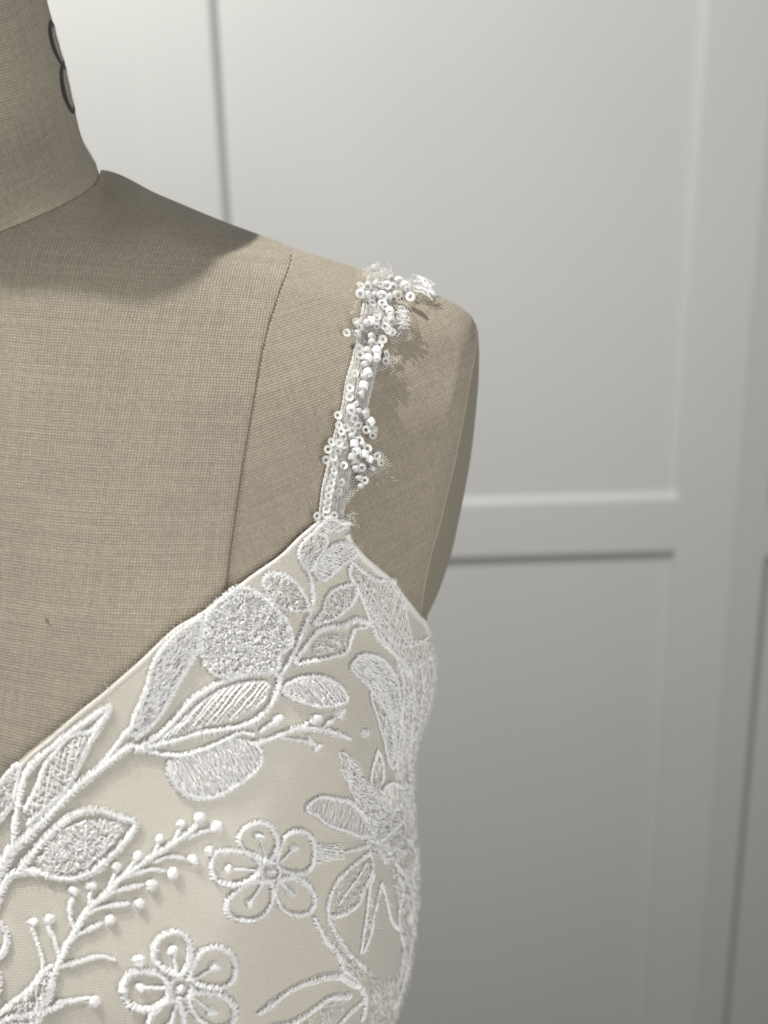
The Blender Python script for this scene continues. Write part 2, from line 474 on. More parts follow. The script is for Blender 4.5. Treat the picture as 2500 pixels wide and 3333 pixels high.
tag(w, 'plain pale wall behind the panelled doors', 'wall', kind='structure')

# ------------------------------------------------------------------ dress form
base = unproj(-347, 3600, 0.31)
form = empty('dress_form', tuple(base), 'beige linen covered dress form with a black 8 on its neck', 'dress form')


def arclen_uv(P):
    du = np.concatenate([np.zeros((P.shape[0], 1)), np.cumsum(np.linalg.norm(np.diff(P, axis=1), axis=2), axis=1)], 1)
    dv = np.concatenate([np.zeros((1, P.shape[1])), np.cumsum(np.linalg.norm(np.diff(P, axis=0), axis=2), axis=0)], 0)
    return du, dv


def panel_points(s0, s1, nu, nv, xl=-860.0):
    """columns s in [0,1] run left edge - princess seam - armhole edge"""
    s = np.linspace(s0, s1, nu)
    if s1 >= 1: s = s0 + (s1 - s0) * (1 - (1 - np.linspace(0, 1, nu)) ** 1.6)
    v = np.linspace(0, 1, nv)[:, None] ** 1.7
    px0 = np.where(s < 0.5, xl + (949 - xl) * s * 2, 949 + (1552 - 949) * (s * 2 - 1))
    top = np.where(px0 < 325, seam_neck(px0) - 4, ridge(px0))
    py = top + (3600 - top) * v
    xp, xr = seam_x(py), edge_x(py) - 16 * sstep(2000, 2200, py)
    px = np.where(s < 0.5, xl + (xp - xl) * s * 2, xp + (xr - xp) * (s * 2 - 1))
    Y = Ysurf(px, py) + 0.0015 * sstep(10, 90, py - neckline(np.clip(px, -700, 1384)))
    dsm = np.abs(px - xp)
    Y = Y + 0.0002 * np.exp(-(dsm / 4.0) ** 2)
    return px, py, unproj(px, py, Y)


px, py, P = panel_points(0, 0.5, 170, 260)
Xc = float(unproj(-347, 600, 0.30)[0])
du, dv = arclen_uv(P)
jr = 118
o_ = np.argsort(P[:, jr, 2]); zr_, vr_ = P[o_, jr, 2], (dv[-1, jr] - dv[o_, jr])


def vmap(Z):
    return np.where(Z > zr_[-1], vr_[-1] + (Z - zr_[-1]) * 1.4, np.interp(Z, zr_, vr_))


uv = np.stack([P[..., 0], vmap(P[..., 2])], -1)
grid('front_panel', P, M_LINEN, form, uv)
px, py, P = panel_points(0.5, 1, 130, 260)
du, dv = arclen_uv(P)
grid('side_panel', P, M_LINEN_S, form, np.stack([P[..., 0] * 1.12 + 0.25 * P[..., 1], vmap(P[..., 2])], -1))
# back half: the same outline carried over the ridge
Pb = np.concatenate([panel_points(0, 0.5, 40, 90)[2], panel_points(0.5, 1, 40, 90)[2][:, 1:]], 1)
Pb = Pb.copy(); Pb[..., 1] = 2 * YC / 100 - Pb[..., 1] + 0.0002
Pb[..., 2] -= 0.0015
grid('back_panel', Pb, M_LINEN, form, np.stack([Pb[..., 0], Pb[..., 2]], -1), flip=True)

# neck
contour = [(326, 566), (304, 524), (288, 496), (271, 450), (250, 369), (228, 271), (201, 163), (174, 65), (157, 0), (135, -120), (118, -240), (110, -340), (108, -472), (108, -524)]
YN = 0.30
phi = np.linspace(-math.pi, math.pi, 161)
rings = []
basePx = -347
cseg = catmull(contour, 14)
for k, (ex, ey) in enumerate(cseg):
    E = unproj(ex, ey, YN)
    rx = E[0] - Xc
    for _ in range(4):      # shrink until the ring's own outline, not its 90 degree point, meets the contour
        C_ = np.stack([Xc + rx * np.sin(phi), YN - 0.98 * rx * np.cos(phi) - 0.0102 * k / (len(cseg) - 1), E[2] + 0 * phi], 1) - CAM
        ax_ = (C_ @ RT) / (C_ @ FW) * FPX + CX
        rx += (ex - ax_.max()) * 0.30 / FPX * 0.9
    f = 1 - k / (len(cseg) - 1)
    lean = 0.0102 * (1 - f)
    drop = 0.031 * f ** 1.3 + 0.006
    ry = rx * 0.98
    X = Xc + rx * np.sin(phi); Yr = YN - lean - ry * np.cos(phi)
    Z = E[2] - drop * np.cos(phi) * np.where(np.cos(phi) > 0, 1.0, 0.4)
    if k == 0:      # sink the lowest ring into the shoulders
        rings.append(np.stack([X * 1.0, Yr, Z - 0.006], 1))
    rings.append(np.stack([X, Yr, Z], 1))
R = np.array(rings)
def project(P_):
    C_ = P_ - CAM
    return (C_ @ RT) / (C_ @ FW) * FPX + CX, -(C_ @ UP) / (C_ @ FW) * FPX + CY
bx_, by_ = project(R[1])
sx = np.minimum(bx_, 325.5); sewn = unproj(sx, seam_neck(sx), Ysurf(sx, seam_neck(sx)) + 0.0002)
half = 80
wgt = sstep(2.05, 1.80, phi) * (phi >= 0)
dlt = (sewn - R[1]) * wgt[:, None]
mir = dlt[::-1].copy(); mir[:, 0] *= -1
dlt = np.where((phi >= 0)[:, None], dlt, mir)
nb = 26
for k in range(1, nb):
    R[k] += dlt * (1 - sstep(0, 1, (k - 1) / (nb - 1)))
R[0] = R[1] + (np.array([Xc, YN, 0]) - R[1]) * np.array([0.06, 0.06, 0]) + np.array([0, 0, -0.004])
topc = R[-1].mean(0); nR = len(R)
for s_, dz in ((0.985, 0.002), (0.93, 0.0045), (0.7, 0.007), (0.0, 0.008)):
    rr = topc + (R[nR - 1] - topc) * s_; rr[:, 2] += dz
    R = np.concatenate([R, rr[None]])
ulen = (phi[None] * 0.055) * np.ones((len(R), 1))
_, dvn = arclen_uv(R)
grid('neck', R, M_LINEN_N, form, np.stack([ulen, -dvn], -1))


def neck_pt(ph, zz, off=0.0):
    """a point on the neck surface at angle ph (front 0, its left side 90 deg) and contour height py"""
    ks = np.interp(zz, cseg[::-1, 1], np.arange(len(cseg))[::-1]) + 1
    i = np.clip(ks.astype(int), 0, len(cseg) - 1); fr = (ks - i)[..., None]
    j = (ph + math.pi) / (2 * math.pi) * 160
    j0 = np.clip(j.astype(int), 0, 159); fj = (j - j0)[..., None]
    A = R[i, j0] * (1 - fj) + R[i, j0 + 1] * fj
    B = R[i + 1, j0] * (1 - fj) + R[i + 1, j0 + 1] * fj
    Q = A * (1 - fr) + B * fr
    nn = np.stack([np.sin(ph), -np.cos(ph), 0 * ph], -1)
    return Q + nn * off


# printed figure 8: two stacked rings of ink lying on the cloth
def eight():
    V, F = [], []
    def ring(c_ph, c_z, a, bz, wph, wz, n=56):
        b0 = len(V)
        t = np.linspace(0, 2 * math.pi, n, endpoint=False)
        o_ = neck_pt(c_ph + a * np.cos(t), c_z + bz * np.sin(t), 0.00025)
        i_ = neck_pt(c_ph + (a - wph) * np.cos(t), c_z + (bz - wz) * np.sin(t), 0.00025)
        for p, q in zip(o_, i_): V.extend([p, q])
        for k in range(n):
            k2 = (k + 1) % n
            F.append((b0 + 2 * k, b0 + 2 * k2, b0 + 2 * k2 + 1, b0 + 2 * k + 1))
    ring(math.radians(98.8), 148, 0.17, 77, 0.065, 15)
    ring(math.radians(98.8), 291, 0.18, 80, 0.065, 15)
    return V, F


V8, F8 = eight()
o8 = mesh('size_number', V8, F8, M_INK, form, False)
o8['label'] = 'black printed figure 8'

# seam yarns: a sunk dark yarn with tiny stitches along each seam
pyS = np.linspace(820, 1960, 260)
S = Strands()
Pm, nm = surf(seam_x(pyS), pyS, -0.00012)
S.add(Pm[None], 0.00014, 4)
o = S.build('princess_seam', M_SEAM, form)
S = Strands()
pyd = np.arange(830, 1950, 13.0)
a_, _ = surf(seam_x(pyd) - 0.8, pyd, 0.00012); b_2, _ = surf(seam_x(pyd + 6) + 0.8, pyd + 6, 0.00012)
S.add(np.stack([a_, (a_ + b_2) / 2, b_2], 1), 0.00013, 4)
o = S.build('seam_stitches', M_SEAM, form); tag(o, kind='stuff')
# neck seam follows the base ring
S = Strands()
ii = slice(80, 130)
S.add((R[1][ii] + np.array([0, -0.0002, 0.0]))[None], 0.00013, 4)
S.build('neck_seam', M_SEAM, form)

S = Strands()
for c_ in ((160, 2022),):
    q_ = np.array(c_) + rng.normal(0, 2.5, (7, 2)); e_ = q_ + rng.normal(0, 4, (7, 2))
    a_, _ = surf(q_[:, 0], q_[:, 1], 0.0003); b_2, _ = surf(e_[:, 0], e_[:, 1], 0.0003)
    S.add(np.stack([a_, (a_ + b_2) / 2, b_2], 1), 0.00008, 4)
o = S.build('lint', M_SEAM, form); tag(o, kind='stuff')

# arm plate: smooth convex oval closing the armhole
tpy = np.linspace(1072, 2075, 60)
sec = np.linspace(0, 1, 22)
xf = edge_x(tpy); Yf = Ysurf(xf - 1, tpy)
rows_ = []
for k in range(len(tpy)):
    A = unproj(xf[k] - 7, tpy[k], Yf[k] + 0.0015)
    B = unproj(plate_x(tpy[k]), tpy[k], 0.315)
    C = A.copy(); C[1] = 2 * 0.315 - A[1]; C[0] = A[0] - 0.002
    ctl = 2 * B - (A + C) / 2
    rows_.append(((1 - sec)[:, None] ** 2) * A + (2 * sec * (1 - sec))[:, None] * ctl + (sec ** 2)[:, None] * C)
grid('arm_plate', np.array(rows_), M_PLATE, form)
# folded rim of cloth round the armhole
S = Strands(True)
tp2 = np.linspace(1062, 2050, 120)
Pr, nr = surf(edge_x(tp2) - 2.5, tp2, -0.0006)
S.add(Pr[None], 0.0008, 8)
S.build('armhole_rim', M_LINEN_S, form)

# ------------------------------------------------------------------ dress
dress = empty('wedding_dress', tuple(unproj(500, 3600, 0.26)), 'white lace dress with a beaded strap on the dress form', 'dress')
LIFT = 0.0022      # lining above the form
s = np.linspace(0, 1, 220); s = 1 - (1 - s) ** 1.4
v = np.linspace(0, 1, 200)[:, None] ** 1.25
xl = -420.0
px0 = xl + (1384 - xl) * s
top = neckline(px0)
py = top + (3560 - top) * v
xr = np.where(py < 2045, 1384, edge_x(py))
px = xl + (xr - xl) * s
Pl, nl = surf(px, py, LIFT)
Pb = Pl.copy(); Pb[..., 1] = np.maximum(2 * YC / 100 - Pl[..., 1], Pl[..., 1] + 0.0005)
lining = grid('bodice_lining', Pl, M_LINING, dress)
grid('bodice_back', Pb[::4, ::4], M_LINING, dress, flip=True)

# rolled edge along the neckline and the armhole
def tube_path(pts, rad, off, sides=10):
    q = catmull(pts, 6)
    P_, n_ = surf(q[:, 0], q[:, 1], off)
    return P_
nl_pts = [(x, float(neckline(x)) + 6 + 2.6 * math.sin(x / 31.0) * math.sin(x / 83.0 + 1)) for x in np.linspace(-200, 1030, 80)]
S = Strands(True); S.add(tube_path(nl_pts, 0, LIFT - 0.0002)[None], 0.00055, 10); S.build('neckline_binding', M_BIND, dress)
ar_pts = [(x - 6, float(neckline(x)) + 8) for x in np.linspace(1122, 1383, 30)]
S = Strands(True); S.add(tube_path(ar_pts, 0, LIFT - 0.0005)[None], 0.0012, 12); S.build('armhole_binding', M_BIND, dress)

# ---- embroidery helpers (positions read off the cloth, laid on the bodice surface)
CROP = {'F': (2500 / 1659, 0, 0), 'c3': (1 / 2.074, 700, 1650), 'c4': (1 / 2.074, 0, 1900), 'c5': (1 / 1.508, 300, 2500),
        'c6': (1 / 2.074, 0, 2500), 'A': (1 / 3.316, 900, 2300), 'B': (1 / 3.318, 900, 2833), 's6': (1 / 3.318, 1000, 830), 's7': (1 / 4.423, 1000, 1250)}


def cv(t, pts):
    k, ox, oy = CROP[t]
    return np.array(pts, float) * k + np.array([ox, oy])


def frame(q, off, closed=False):
    P_, n_ = surf(q[:, 0], q[:, 1], off)
    t_ = np.gradient(P_, axis=0)
    t_ /= np.linalg.norm(t_, axis=1, keepdims=True) + 1e-12
    b_ = np.cross(n_, t_)
    sc = np.linalg.norm(P_ - CAM, axis=1) / FPX
    return P_, n_, t_, b_, sc


def cord(S, pts, w=17.0, closed=False, off=LIFT + 0.0006, pitch=3.3, hgt=0.34, taper=True, slant=0.35):
    q = catmull(pts, pitch, closed)
    q = q + rng.normal(0, 0.7, q.shape)
    P_, n_, t_, b_, sc = frame(q, off)
    n = len(q)
    lo = np.convolve(rng.normal(0, 1, n + 12), np.ones(13) / 13, 'valid')[:n]
    hw = 0.5 * w * sc * (1 + 0.4 * lo + rng.normal(0, 0.13, n)) * 1.08
    if taper and not closed:
        a = np.linspace(0, 1, n); hw = hw * np.clip(np.minimum(a, 1 - a) * n / 4 + 0.45, 0.4, 1)
    xs = np.array([-1.0, -0.72, 0, 0.72, 1.0]); hs = np.array([-0.25, 0.62, 1.0, 0.62, -0.25])
    hh = hw * hgt * 2 * (1 + rng.normal(0, 0.12, n))
    sl = slant + rng.normal(0, 0.24, n)
    pts3 = (P_[:, None] + b_[:, None] * (xs[None] * hw[:, None])[..., None] + n_[:, None] * (hs[None] * hh[:, None])[..., None]
            + t_[:, None] * (xs[None] * (hw * sl)[:, None])[..., None])
    S.add(pts3, sc * pitch * 0.56 * rng.uniform(0.75, 1.15, n))
    # padding under the satin stitches
    S.add((P_ + n_ * (hh * 0.25)[:, None])[None], float(np.mean(hw) * 0.45), 6)
    # loose fibres
    k = rng.random(n) < 0.25
    if k.any():
        e = rng.normal(0, 1, (k.sum(), 3)); d = n_[k] * 1.0 + e * 0.7 + b_[k] * rng.choice([-1, 1], (k.sum(), 1)) * 0.8
        st = P_[k] + n_[k] * (hh[k] * 0.7)[:, None]
        L_ = (rng.uniform(4, 10, k.sum()) * sc[k])[:, None]
        S.add(np.stack([st, st + d * L_ * 0.5, st + d * L_ * 0.9 + e * L_ * 0.2], 1), sc[k] * 0.45)
    return S


def inside(poly, q):
    x, y = q[:, 0], q[:, 1]; c = np.zeros(len(q), bool)
    p = np.asarray(poly)
    for (x1, y1), (x2, y2) in zip(p, np.roll(p, -1, 0)):
        m = ((y1 > y) != (y2 > y)) & (x < (x2 - x1) * (y - y1) / (y2 - y1 + 1e-9) + x1)
        c ^= m
    return c


def scatter(poly, n):
    p = np.asarray(poly); lo, hi = p.min(0), p.max(0); out = np.zeros((0, 2))
    while len(out) < n:
        q = lo + rng.random((n * 2, 2)) * (hi - lo)
        out = np.vstack([out, q[inside(p, q)]])
    return out[:n]


def area(p):
    p = np.asarray(p); x, y = p[:, 0], p[:, 1]
    return abs(np.dot(x, np.roll(y, -1)) - np.dot(y, np.roll(x, -1))) / 2


def strand_px(S, q0, q1, off0, arch, rad, jitter=0.0, K=5):
    """thread from q0 to q1 (photo positions on the cloth), arched over the cloth"""
    t = np.linspace(0, 1, K)
    q = q0[:, None] * (1 - t)[None, :, None] + q1[:, None] * t[None, :, None]
    if jitter: q = q + rng.normal(0, jitter, q.shape)
    sc0 = 0.25 / FPX
    o_ = off0[:, None] + arch[:, None] * np.sin(t * math.pi)[None]
    P_, n_ = surf(q[..., 0], q[..., 1], o_)
    S.add(P_, rad)
    return S


def sparkle(S, poly, per=62.0, length=(9, 22), ang=None, spread=3.2, off=LIFT + 0.0008, rad=1.35, arch=0.0007):
    n = int(area(poly) / per)
    if n < 3: return S
    c = scatter(poly, n)
    th = rng.uniform(0, math.pi, n) if ang is None else ang + rng.normal(0, spread, n)
    l = rng.uniform(*length, n)[:, None]
    d = np.stack([np.cos(th), np.sin(th)], 1) * l / 2
    sc = 0.24 / FPX
    return strand_px(S, c - d, c + d, off + rng.uniform(-0.0002, 0.0005, n), rng.uniform(0.2, 1.1, n) * arch, sc * rad * rng.uniform(0.7, 1.3, n), 0.8, 4)


def ladder(S, poly, ang, gap=7.0, off=LIFT + 0.0009, rad=1.5, jit=1.3, K=9, arch=0.0004):
    p = np.asarray(poly, float); u = np.array([math.cos(ang), math.sin(ang)]); nrm = np.array([-u[1], u[0]])
    d = p @ nrm; q0, q1 = [], []
    for h in np.arange(d.min() + gap / 2, d.max(), gap):
        h = h + rng.normal(0, gap * 0.2); xs = []
        for a, b in zip(p, np.roll(p, -1, 0)):
            da, db = a @ nrm - h, b @ nrm - h
            if da * db < 0: xs.append(((a + (b - a) * da / (da - db)) @ u))
        xs.sort()
        for a, b in zip(xs[::2], xs[1::2]):
            if b - a > 3: q0.append(u * a + nrm * h); q1.append(u * b + nrm * (h + rng.normal(0, gap * 0.3)))
    if not q0: return S
    n = len(q0)
    return strand_px(S, np.array(q0), np.array(q1), np.full(n, off), rng.uniform(0.3, 1.2, n) * arch, 0.24 / FPX * rad * rng.uniform(0.7, 1.2, n), jit, K)


def knot(S, c, r, off=LIFT + 0.0007):
    """small raised knot of satin stitch"""
    c = np.asarray(c, float); sc = 0.23 / FPX; th0 = rng.uniform(0, math.pi); r = r * 0.84
    n = int(max(10, r * 1.3))
    x = np.linspace(-0.92, 0.92, n) * r; hl = np.sqrt(np.maximum(r * r - x * x, 1)) * rng.uniform(0.85, 1.12, n)
    u = np.array([math.cos(th0), math.sin(th0)]); w_ = np.array([-u[1], u[0]])
    q0 = c + x[:, None] * u - hl[:, None] * w_; q1 = c + x[:, None] * u + hl[:, None] * w_
    strand_px(S, q0, q1, np.full(n, off - 0.0006), r * sc * 0.5 * np.sqrt(np.maximum(1 - (x / r) ** 2, 0.05)) * rng.uniform(0.85, 1.15, n) + 0.0006, sc * 1.7, 0.8, 6)
    m = 10
    th = rng.uniform(0, 2 * math.pi, m); e = np.stack([np.cos(th), np.sin(th)], 1)
    strand_px(S, c + e * r * 0.7, c + e * r * rng.uniform(1.05, 1.4, (m, 1)), np.full(m, off + 0.0004), np.full(m, 0.0003), sc * 0.5, 1.0, 4)
    return S


def motif(name, label=None, cords=(), fills=(), knots=(), w=17.0, parent=None):
    """one lace motif: its corded outline is the part, its stitch filling a sub-part"""
    S = Strands()
    for c in cords:
        t, pts, closed = c[0], c[1], c[2]
        cord(S, cv(t, pts), c[3] if len(c) > 3 else w, closed)
    for t, p, r in knots:
        knot(S, cv(t, [p])[0], r * CROP[t][0])
    o = S.build(name, M_CORD, parent or dress)
    if label: o['label'] = label
    G = Strands()
    for f in fills:
        kind, t, pts = f[0], f[1], f[2]; kw = f[3] if len(f) > 3 else {}
        poly = cv(t, pts)
        if kind == 'ladder' or (kind == 'sparkle' and kw.get('per', 62) <= 50):      # ground threads under the filling
            ladder(G, poly, kw.get('ang') or 0.7, 5.6, LIFT + 0.00025, 2.3, 0.6, 7, 0.0)
        if kind == 'sparkle': sparkle(G, poly, **kw)
        elif kind == 'ladder': ladder(G, poly, **kw)
        elif kind == 'net':
            a = kw.get('ang', 0.6); g = kw.get('gap', 13.0)
            ladder(G, poly, a, g, rad=kw.get('rad', 1.8)); ladder(G, poly, a + kw.get('skew', 1.35), g, off=LIFT + 0.0012, rad=kw.get('rad', 1.8) * 1.25)
    if G.V:
        p = o if parent is None else parent
        go = G.build('stitch_filling', M_GLOSS, p); tag(go, kind='stuff')
    return o


# ---- leaves and petals along the neckline
L1 = [(478, 1462), (450, 1448), (433, 1412), (430, 1370), (445, 1325), (480, 1288), (520, 1268), (558, 1285), (586, 1316), (608, 1338),
      (618, 1367), (619, 1394), (605, 1405), (592, 1418), (588, 1447), (530, 1455)]
motif('lace_petal', 'large rounded petal densely filled with shiny stitches', [('F', L1, True, 19)],
      [('sparkle', 'F', L1, dict(per=34, length=(8, 19), rad=1.5))])
L2 = [(880, 1010), (940, 850), (1000, 690), (1030, 560), (1080, 460), (1180, 340), (1290, 262), (1345, 215), (1338, 330), (1320, 450), (1260, 560),
      (1190, 680), (1130, 800), (1040, 930), (930, 1030)]
motif('lace_leaf', None, [('c4', L2[:8], False, 17), ('c4', L2[7:], False, 18)],
      [('sparkle', 'c4', L2, dict(per=44, ang=-0.9, spread=0.5, length=(12, 28), rad=1.5))])
L3 = [(300, 1612), (345, 1585), (380, 1548), (420, 1505), (470, 1475), (520, 1458), (575, 1452), (593, 1465), (590, 1492), (574, 1525), (548, 1552),
      (510, 1567), (470, 1574), (420, 1583), (360, 1600)]
L3b = [(352, 1590), (392, 1556), (428, 1520), (474, 1490), (520, 1477), (560, 1474), (574, 1484), (562, 1512), (538, 1535), (500, 1552), (450, 1562), (400, 1578)]
motif('lace_leaf', 'broad leaf with an open net filling', [('F', L3, True, 21), ('F', L3b[:7], False, 14)],
      [('net', 'F', L3b, dict(ang=0.75, gap=12.5, skew=1.5, rad=1.9)), ('sparkle', 'F', L3b, dict(per=300, length=(8, 16)))])
L4 = [(368, 1636), (371, 1668), (385, 1695), (405, 1712), (440, 1719), (470, 1713), (505, 1693), (540, 1668), (557, 1645), (557, 1618), (542, 1599),
      (520, 1592), (500, 1590), (466, 1607), (430, 1624), (400, 1632)]
motif('lace_petal', 'drooping petal filled with fine parallel threads', [('F', L4[:11], False, 19), ('F', [(545, 1586), (520, 1580), (500, 1586), (466, 1603), (430, 1618), (395, 1627), (350, 1624), (310, 1612)], False, 18)],
      [('ladder', 'F', L4, dict(ang=1.05, gap=6.0, rad=1.6, jit=1.8)), ('sparkle', 'F', L4, dict(per=260, ang=1.05, spread=0.4))])
# main stem
motif('lace_stem', None, [('c4', [(-20, 2030), (20, 1910), (120, 1780), (230, 1680), (350, 1560), (450, 1450), (550, 1350), (650, 1270), (750, 1190), (850, 1110), (920, 1070)], False, 24),
                          ('c4', [(700, 1215), (790, 1100), (850, 1010), (890, 960)], False, 15)])
L5a = [(150, 1760), (155, 1600), (180, 1420), (210, 1290), (260, 1200), (370, 1100), (480, 1010), (600, 920), (700, 850), (770, 805)]
L5b = [(770, 815), (705, 930), (645, 1030), (585, 1150), (520, 1290), (450, 1400), (350, 1490), (230, 1600)]
L5c = [(210, 1510), (260, 1420), (310, 1310), (350, 1200), (420, 1110), (480, 1030), (560, 990), (640, 980), (720, 890)]
motif('lace_leaf', 'long pointed leaf with a sparse thread filling', [('c4', L5a, False, 20), ('c4', L5b, False, 17), ('c4', L5c, False, 16)],
      [('net', 'c4', [(240, 1530), (330, 1300), (440, 1120), (560, 1010), (620, 1020), (540, 1220), (450, 1390), (330, 1500)], dict(ang=0.4, gap=17)),
       ('sparkle', 'c4', [(240, 1530), (330, 1300), (440, 1120), (560, 1010), (620, 1020), (540, 1220), (450, 1390), (330, 1500)], dict(per=110))])
motif('lace_petal', None, [('c4', [(172, 1190), (175, 1300), (145, 1420), (85, 1520), (-20, 1630)], False, 17), ('c4', [(165, 1190), (90, 1275), (10, 1370), (-60, 1440)], False, 13)],
      [('sparkle', 'c4', [(-60, 1440), (90, 1290), (165, 1230), (160, 1320), (130, 1420), (60, 1530), (-60, 1640)], dict(per=75, ang=-0.9, spread=0.6))])
L7 = [(200, 640), (260, 560), (330, 470), (420, 380), (500, 310), (600, 264), (720, 264), (830, 308), (935, 345), (910, 415), (840, 500), (750, 590),
      (650, 670), (520, 712), (400, 700), (300, 668)]
motif('lace_leaf', 'plump leaf with crumpled shiny filling', [('c6', L7, True, 22), ('c6', [(300, 680), (200, 672), (120, 700), (70, 790), (40, 880), (0, 980)], False, 20)],
      [('sparkle', 'c6', [(300, 590), (380, 480), (470, 390), (600, 320), (720, 320), (830, 345), (860, 400), (760, 520), (620, 640), (500, 670), (380, 650)], dict(per=48, length=(8, 18)))])
motif('lace_stem', None, [('c6', [(130, 500), (100, 590), (60, 680), (20, 790), (-20, 900)], False, 26)])

# ---- sprig of small buds
sprig_main = [(440, 1275), (500, 1140), (560, 1040), (600, 960), (650, 890), (720, 840), (790, 770), (850, 700), (920, 660), (1000, 600), (1060, 560), (1130, 520), (1200, 470), (1270, 420), (1330, 370)]
buds = [([(500, 1140), (560, 1090), (640, 1050), (720, 1010)], (772, 985), 42), ([(545, 1060), (515, 980), (510, 900), (530, 840)], (530, 800), 40),
        ([(600, 960), (700, 910), (800, 890), (900, 880)], (962, 886), 44), ([(645, 890), (640, 830), (648, 800)], (650, 758), 44),
        ([(740, 830), (800, 798), (880, 780), (990, 756)], (1040, 760), 46), ([(765, 800), (780, 740), (805, 680)], (812, 640), 42),
        ([(865, 700), (950, 680), (1050, 655), (1130, 668)], (1180, 682), 46), ([(855, 715), (900, 650), (935, 600)], (955, 568), 44),
        ([(1040, 575), (1065, 540), (1085, 480)], (1092, 452), 34), ([(1060, 610), (1150, 572), (1250, 588)], (1302, 602), 48),
        ([(1185, 490), (1205, 430), (1222, 390)], (1226, 358), 32), ([(1270, 455), (1340, 420), (1410, 400)], (1452, 380), 50), ([(1305, 400), (1330, 350)], (1345, 318), 46),
        ([(445, 1250), (420, 1150), (380, 1070), (372, 1020)], (375, 985), 40), ([(335, 1330), (330, 1240), (290, 1120), (265, 1040)], (268, 1010), 34)]
motif('lace_sprig', 'branching sprig tipped with small round buds', [('c6', sprig_main, False, 17)] + [('c6', b, False, 12) for b, _, _ in buds]
      + [('c6', [(440, 1275), (410, 1350), (385, 1430), (370, 1520)], False, 15), ('c6', [(440, 1300), (560, 1272), (640, 1244), (720, 1232), (810, 1258)], False, 12)],
      [], [('c6', c, r) for _, c, r in buds])
motif('lace_leaf', 'soft leaf of tangled thread below the sprig', [('c6', [(40, 1620), (160, 1520), (260, 1440), (330, 1340), (400, 1290)], False, 15), ('c6', [(390, 1330), (400, 1430), (350, 1540), (240, 1620)], False, 14)],
      [('sparkle', 'c6', [(150, 1560), (260, 1440), (330, 1350), (400, 1310), (400, 1440), (340, 1550), (220, 1600)], dict(per=70, length=(10, 24)))])
motif('lace_bud', None, [('c6', [(420, 1535), (540, 1520), (640, 1500)], False, 13)], [], [('c6', (668, 1530), 46)])
motif('lace_leaf', None, [('c6', [(-20, 1720), (120, 1640), (250, 1612), (400, 1572), (470, 1545)], False, 17), ('c6', [(-20, 1760), (120, 1700), (260, 1680), (330, 1640)], False, 16)],
      [('sparkle', 'c6', [(0, 1700), (250, 1620), (380, 1590), (300, 1660), (120, 1720), (0, 1760)], dict(per=90))])


# ---- flowers: five looped petals, each with a stamen and knot
def flower(t, centre, petals, dots, ring_r, dot_r, extra=(), w=15.0, label=None):
    S = Strands(); cpt = cv(t, [centre])[0]; k = CROP[t][0]
    knot(S, cpt, dot_r * k * 0.9)
    a = np.linspace(0, 2 * math.pi, 9)[:-1]
    cord(S, cpt + ring_r * k * np.stack([np.cos(a), np.sin(a)], 1), 9.0, True)
    o = S.build('lace_flower', M_CORD, dress)
    if label: o['label'] = label
    for p, d in zip(petals, dots):
        S = Strands(); q = cv(t, p); dd = cv(t, [d])[0]
        cord(S, q, w, True)
        if True:
            dirv = (dd - cpt) / np.linalg.norm(dd - cpt)
            cord(S, np.array([cpt + dirv * ring_r * k, (cpt + dirv * ring_r * k + dd) / 2, dd]), 8.5, False)
        knot(S, dd, dot_r * k)
        S.build('petal', M_CORD, o)
    for c, r in extra:
        S = Strands(); knot(S, cv(t, [c])[0], r * k); S.build('bud', M_CORD, o)
    return o


flower('c5', (850, 490), [
    [(815, 440), (740, 400), (707, 340), (730, 290), (790, 258), (850, 272), (882, 330), (872, 400), (840, 442)],
    [(880, 450), (900, 370), (932, 312), (990, 290), (1048, 330), (1058, 420), (1028, 488), (960, 500), (900, 482)],
    [(905, 525), (970, 520), (1038, 570), (1058, 640), (1030, 690), (960, 700), (900, 670), (872, 600), (880, 545)],
    [(850, 550), (862, 600), (840, 670), (790, 718), (720, 725), (662, 700), (652, 645), (690, 590), (760, 545), (815, 535)],
    [(790, 500), (740, 540), (660, 558), (602, 530), (582, 460), (602, 402), (660, 392), (740, 402), (795, 440)]],
    [(800, 322), (962, 382), (942, 592), (755, 642), (660, 480)], 46, 27, [((575, 392), 30)], 17.0, 'five petalled lace flower below the drooping petal')
flower('c6', (1230, 1440), [
    [(1190, 1350), (1100, 1300), (1062, 1220), (1092, 1120), (1170, 1072), (1240, 1082), (1290, 1150), (1290, 1260), (1240, 1345)],
    [(1290, 1370), (1320, 1260), (1380, 1190), (1460, 1172), (1540, 1220), (1568, 1310), (1540, 1400), (1460, 1442), (1350, 1422)],
    [(1290, 1480), (1380, 1470), (1480, 1490), (1548, 1560), (1550, 1660), (1480, 1710), (1390, 1690), (1322, 1620), (1285, 1540)],
    [(1215, 1530), (1240, 1600), (1250, 1690), (1200, 1770), (1100, 1780), (1032, 1720), (1042, 1620), (1100, 1550), (1165, 1520)],
    [(1150, 1500), (1080, 1560), (970, 1580), (892, 1530), (862, 1450), (892, 1360), (970, 1332), (1080, 1350), (1145, 1400)]],
    [(1180, 1192), (1440, 1302), (1420, 1602), (1165, 1690), (970, 1440)], 68, 40, [((960, 1268), 54)], 18.5, 'five petalled lace flower at the bottom of the photo')
motif('lace_flower', 'lace flower cut by the left edge of the photo', [('c6', [(-90, 1010), (-20, 995), (60, 1020), (104, 1100), (90, 1190), (40, 1240), (-60, 1262)], False, 17),
                      ('c6', [(-60, 1310), (0, 1308), (45, 1335), (54, 1390), (34, 1470), (-40, 1520)], False, 16)], [], [('c6', (0, 1130), 46), ('c6', (-40, 1400), 40)])

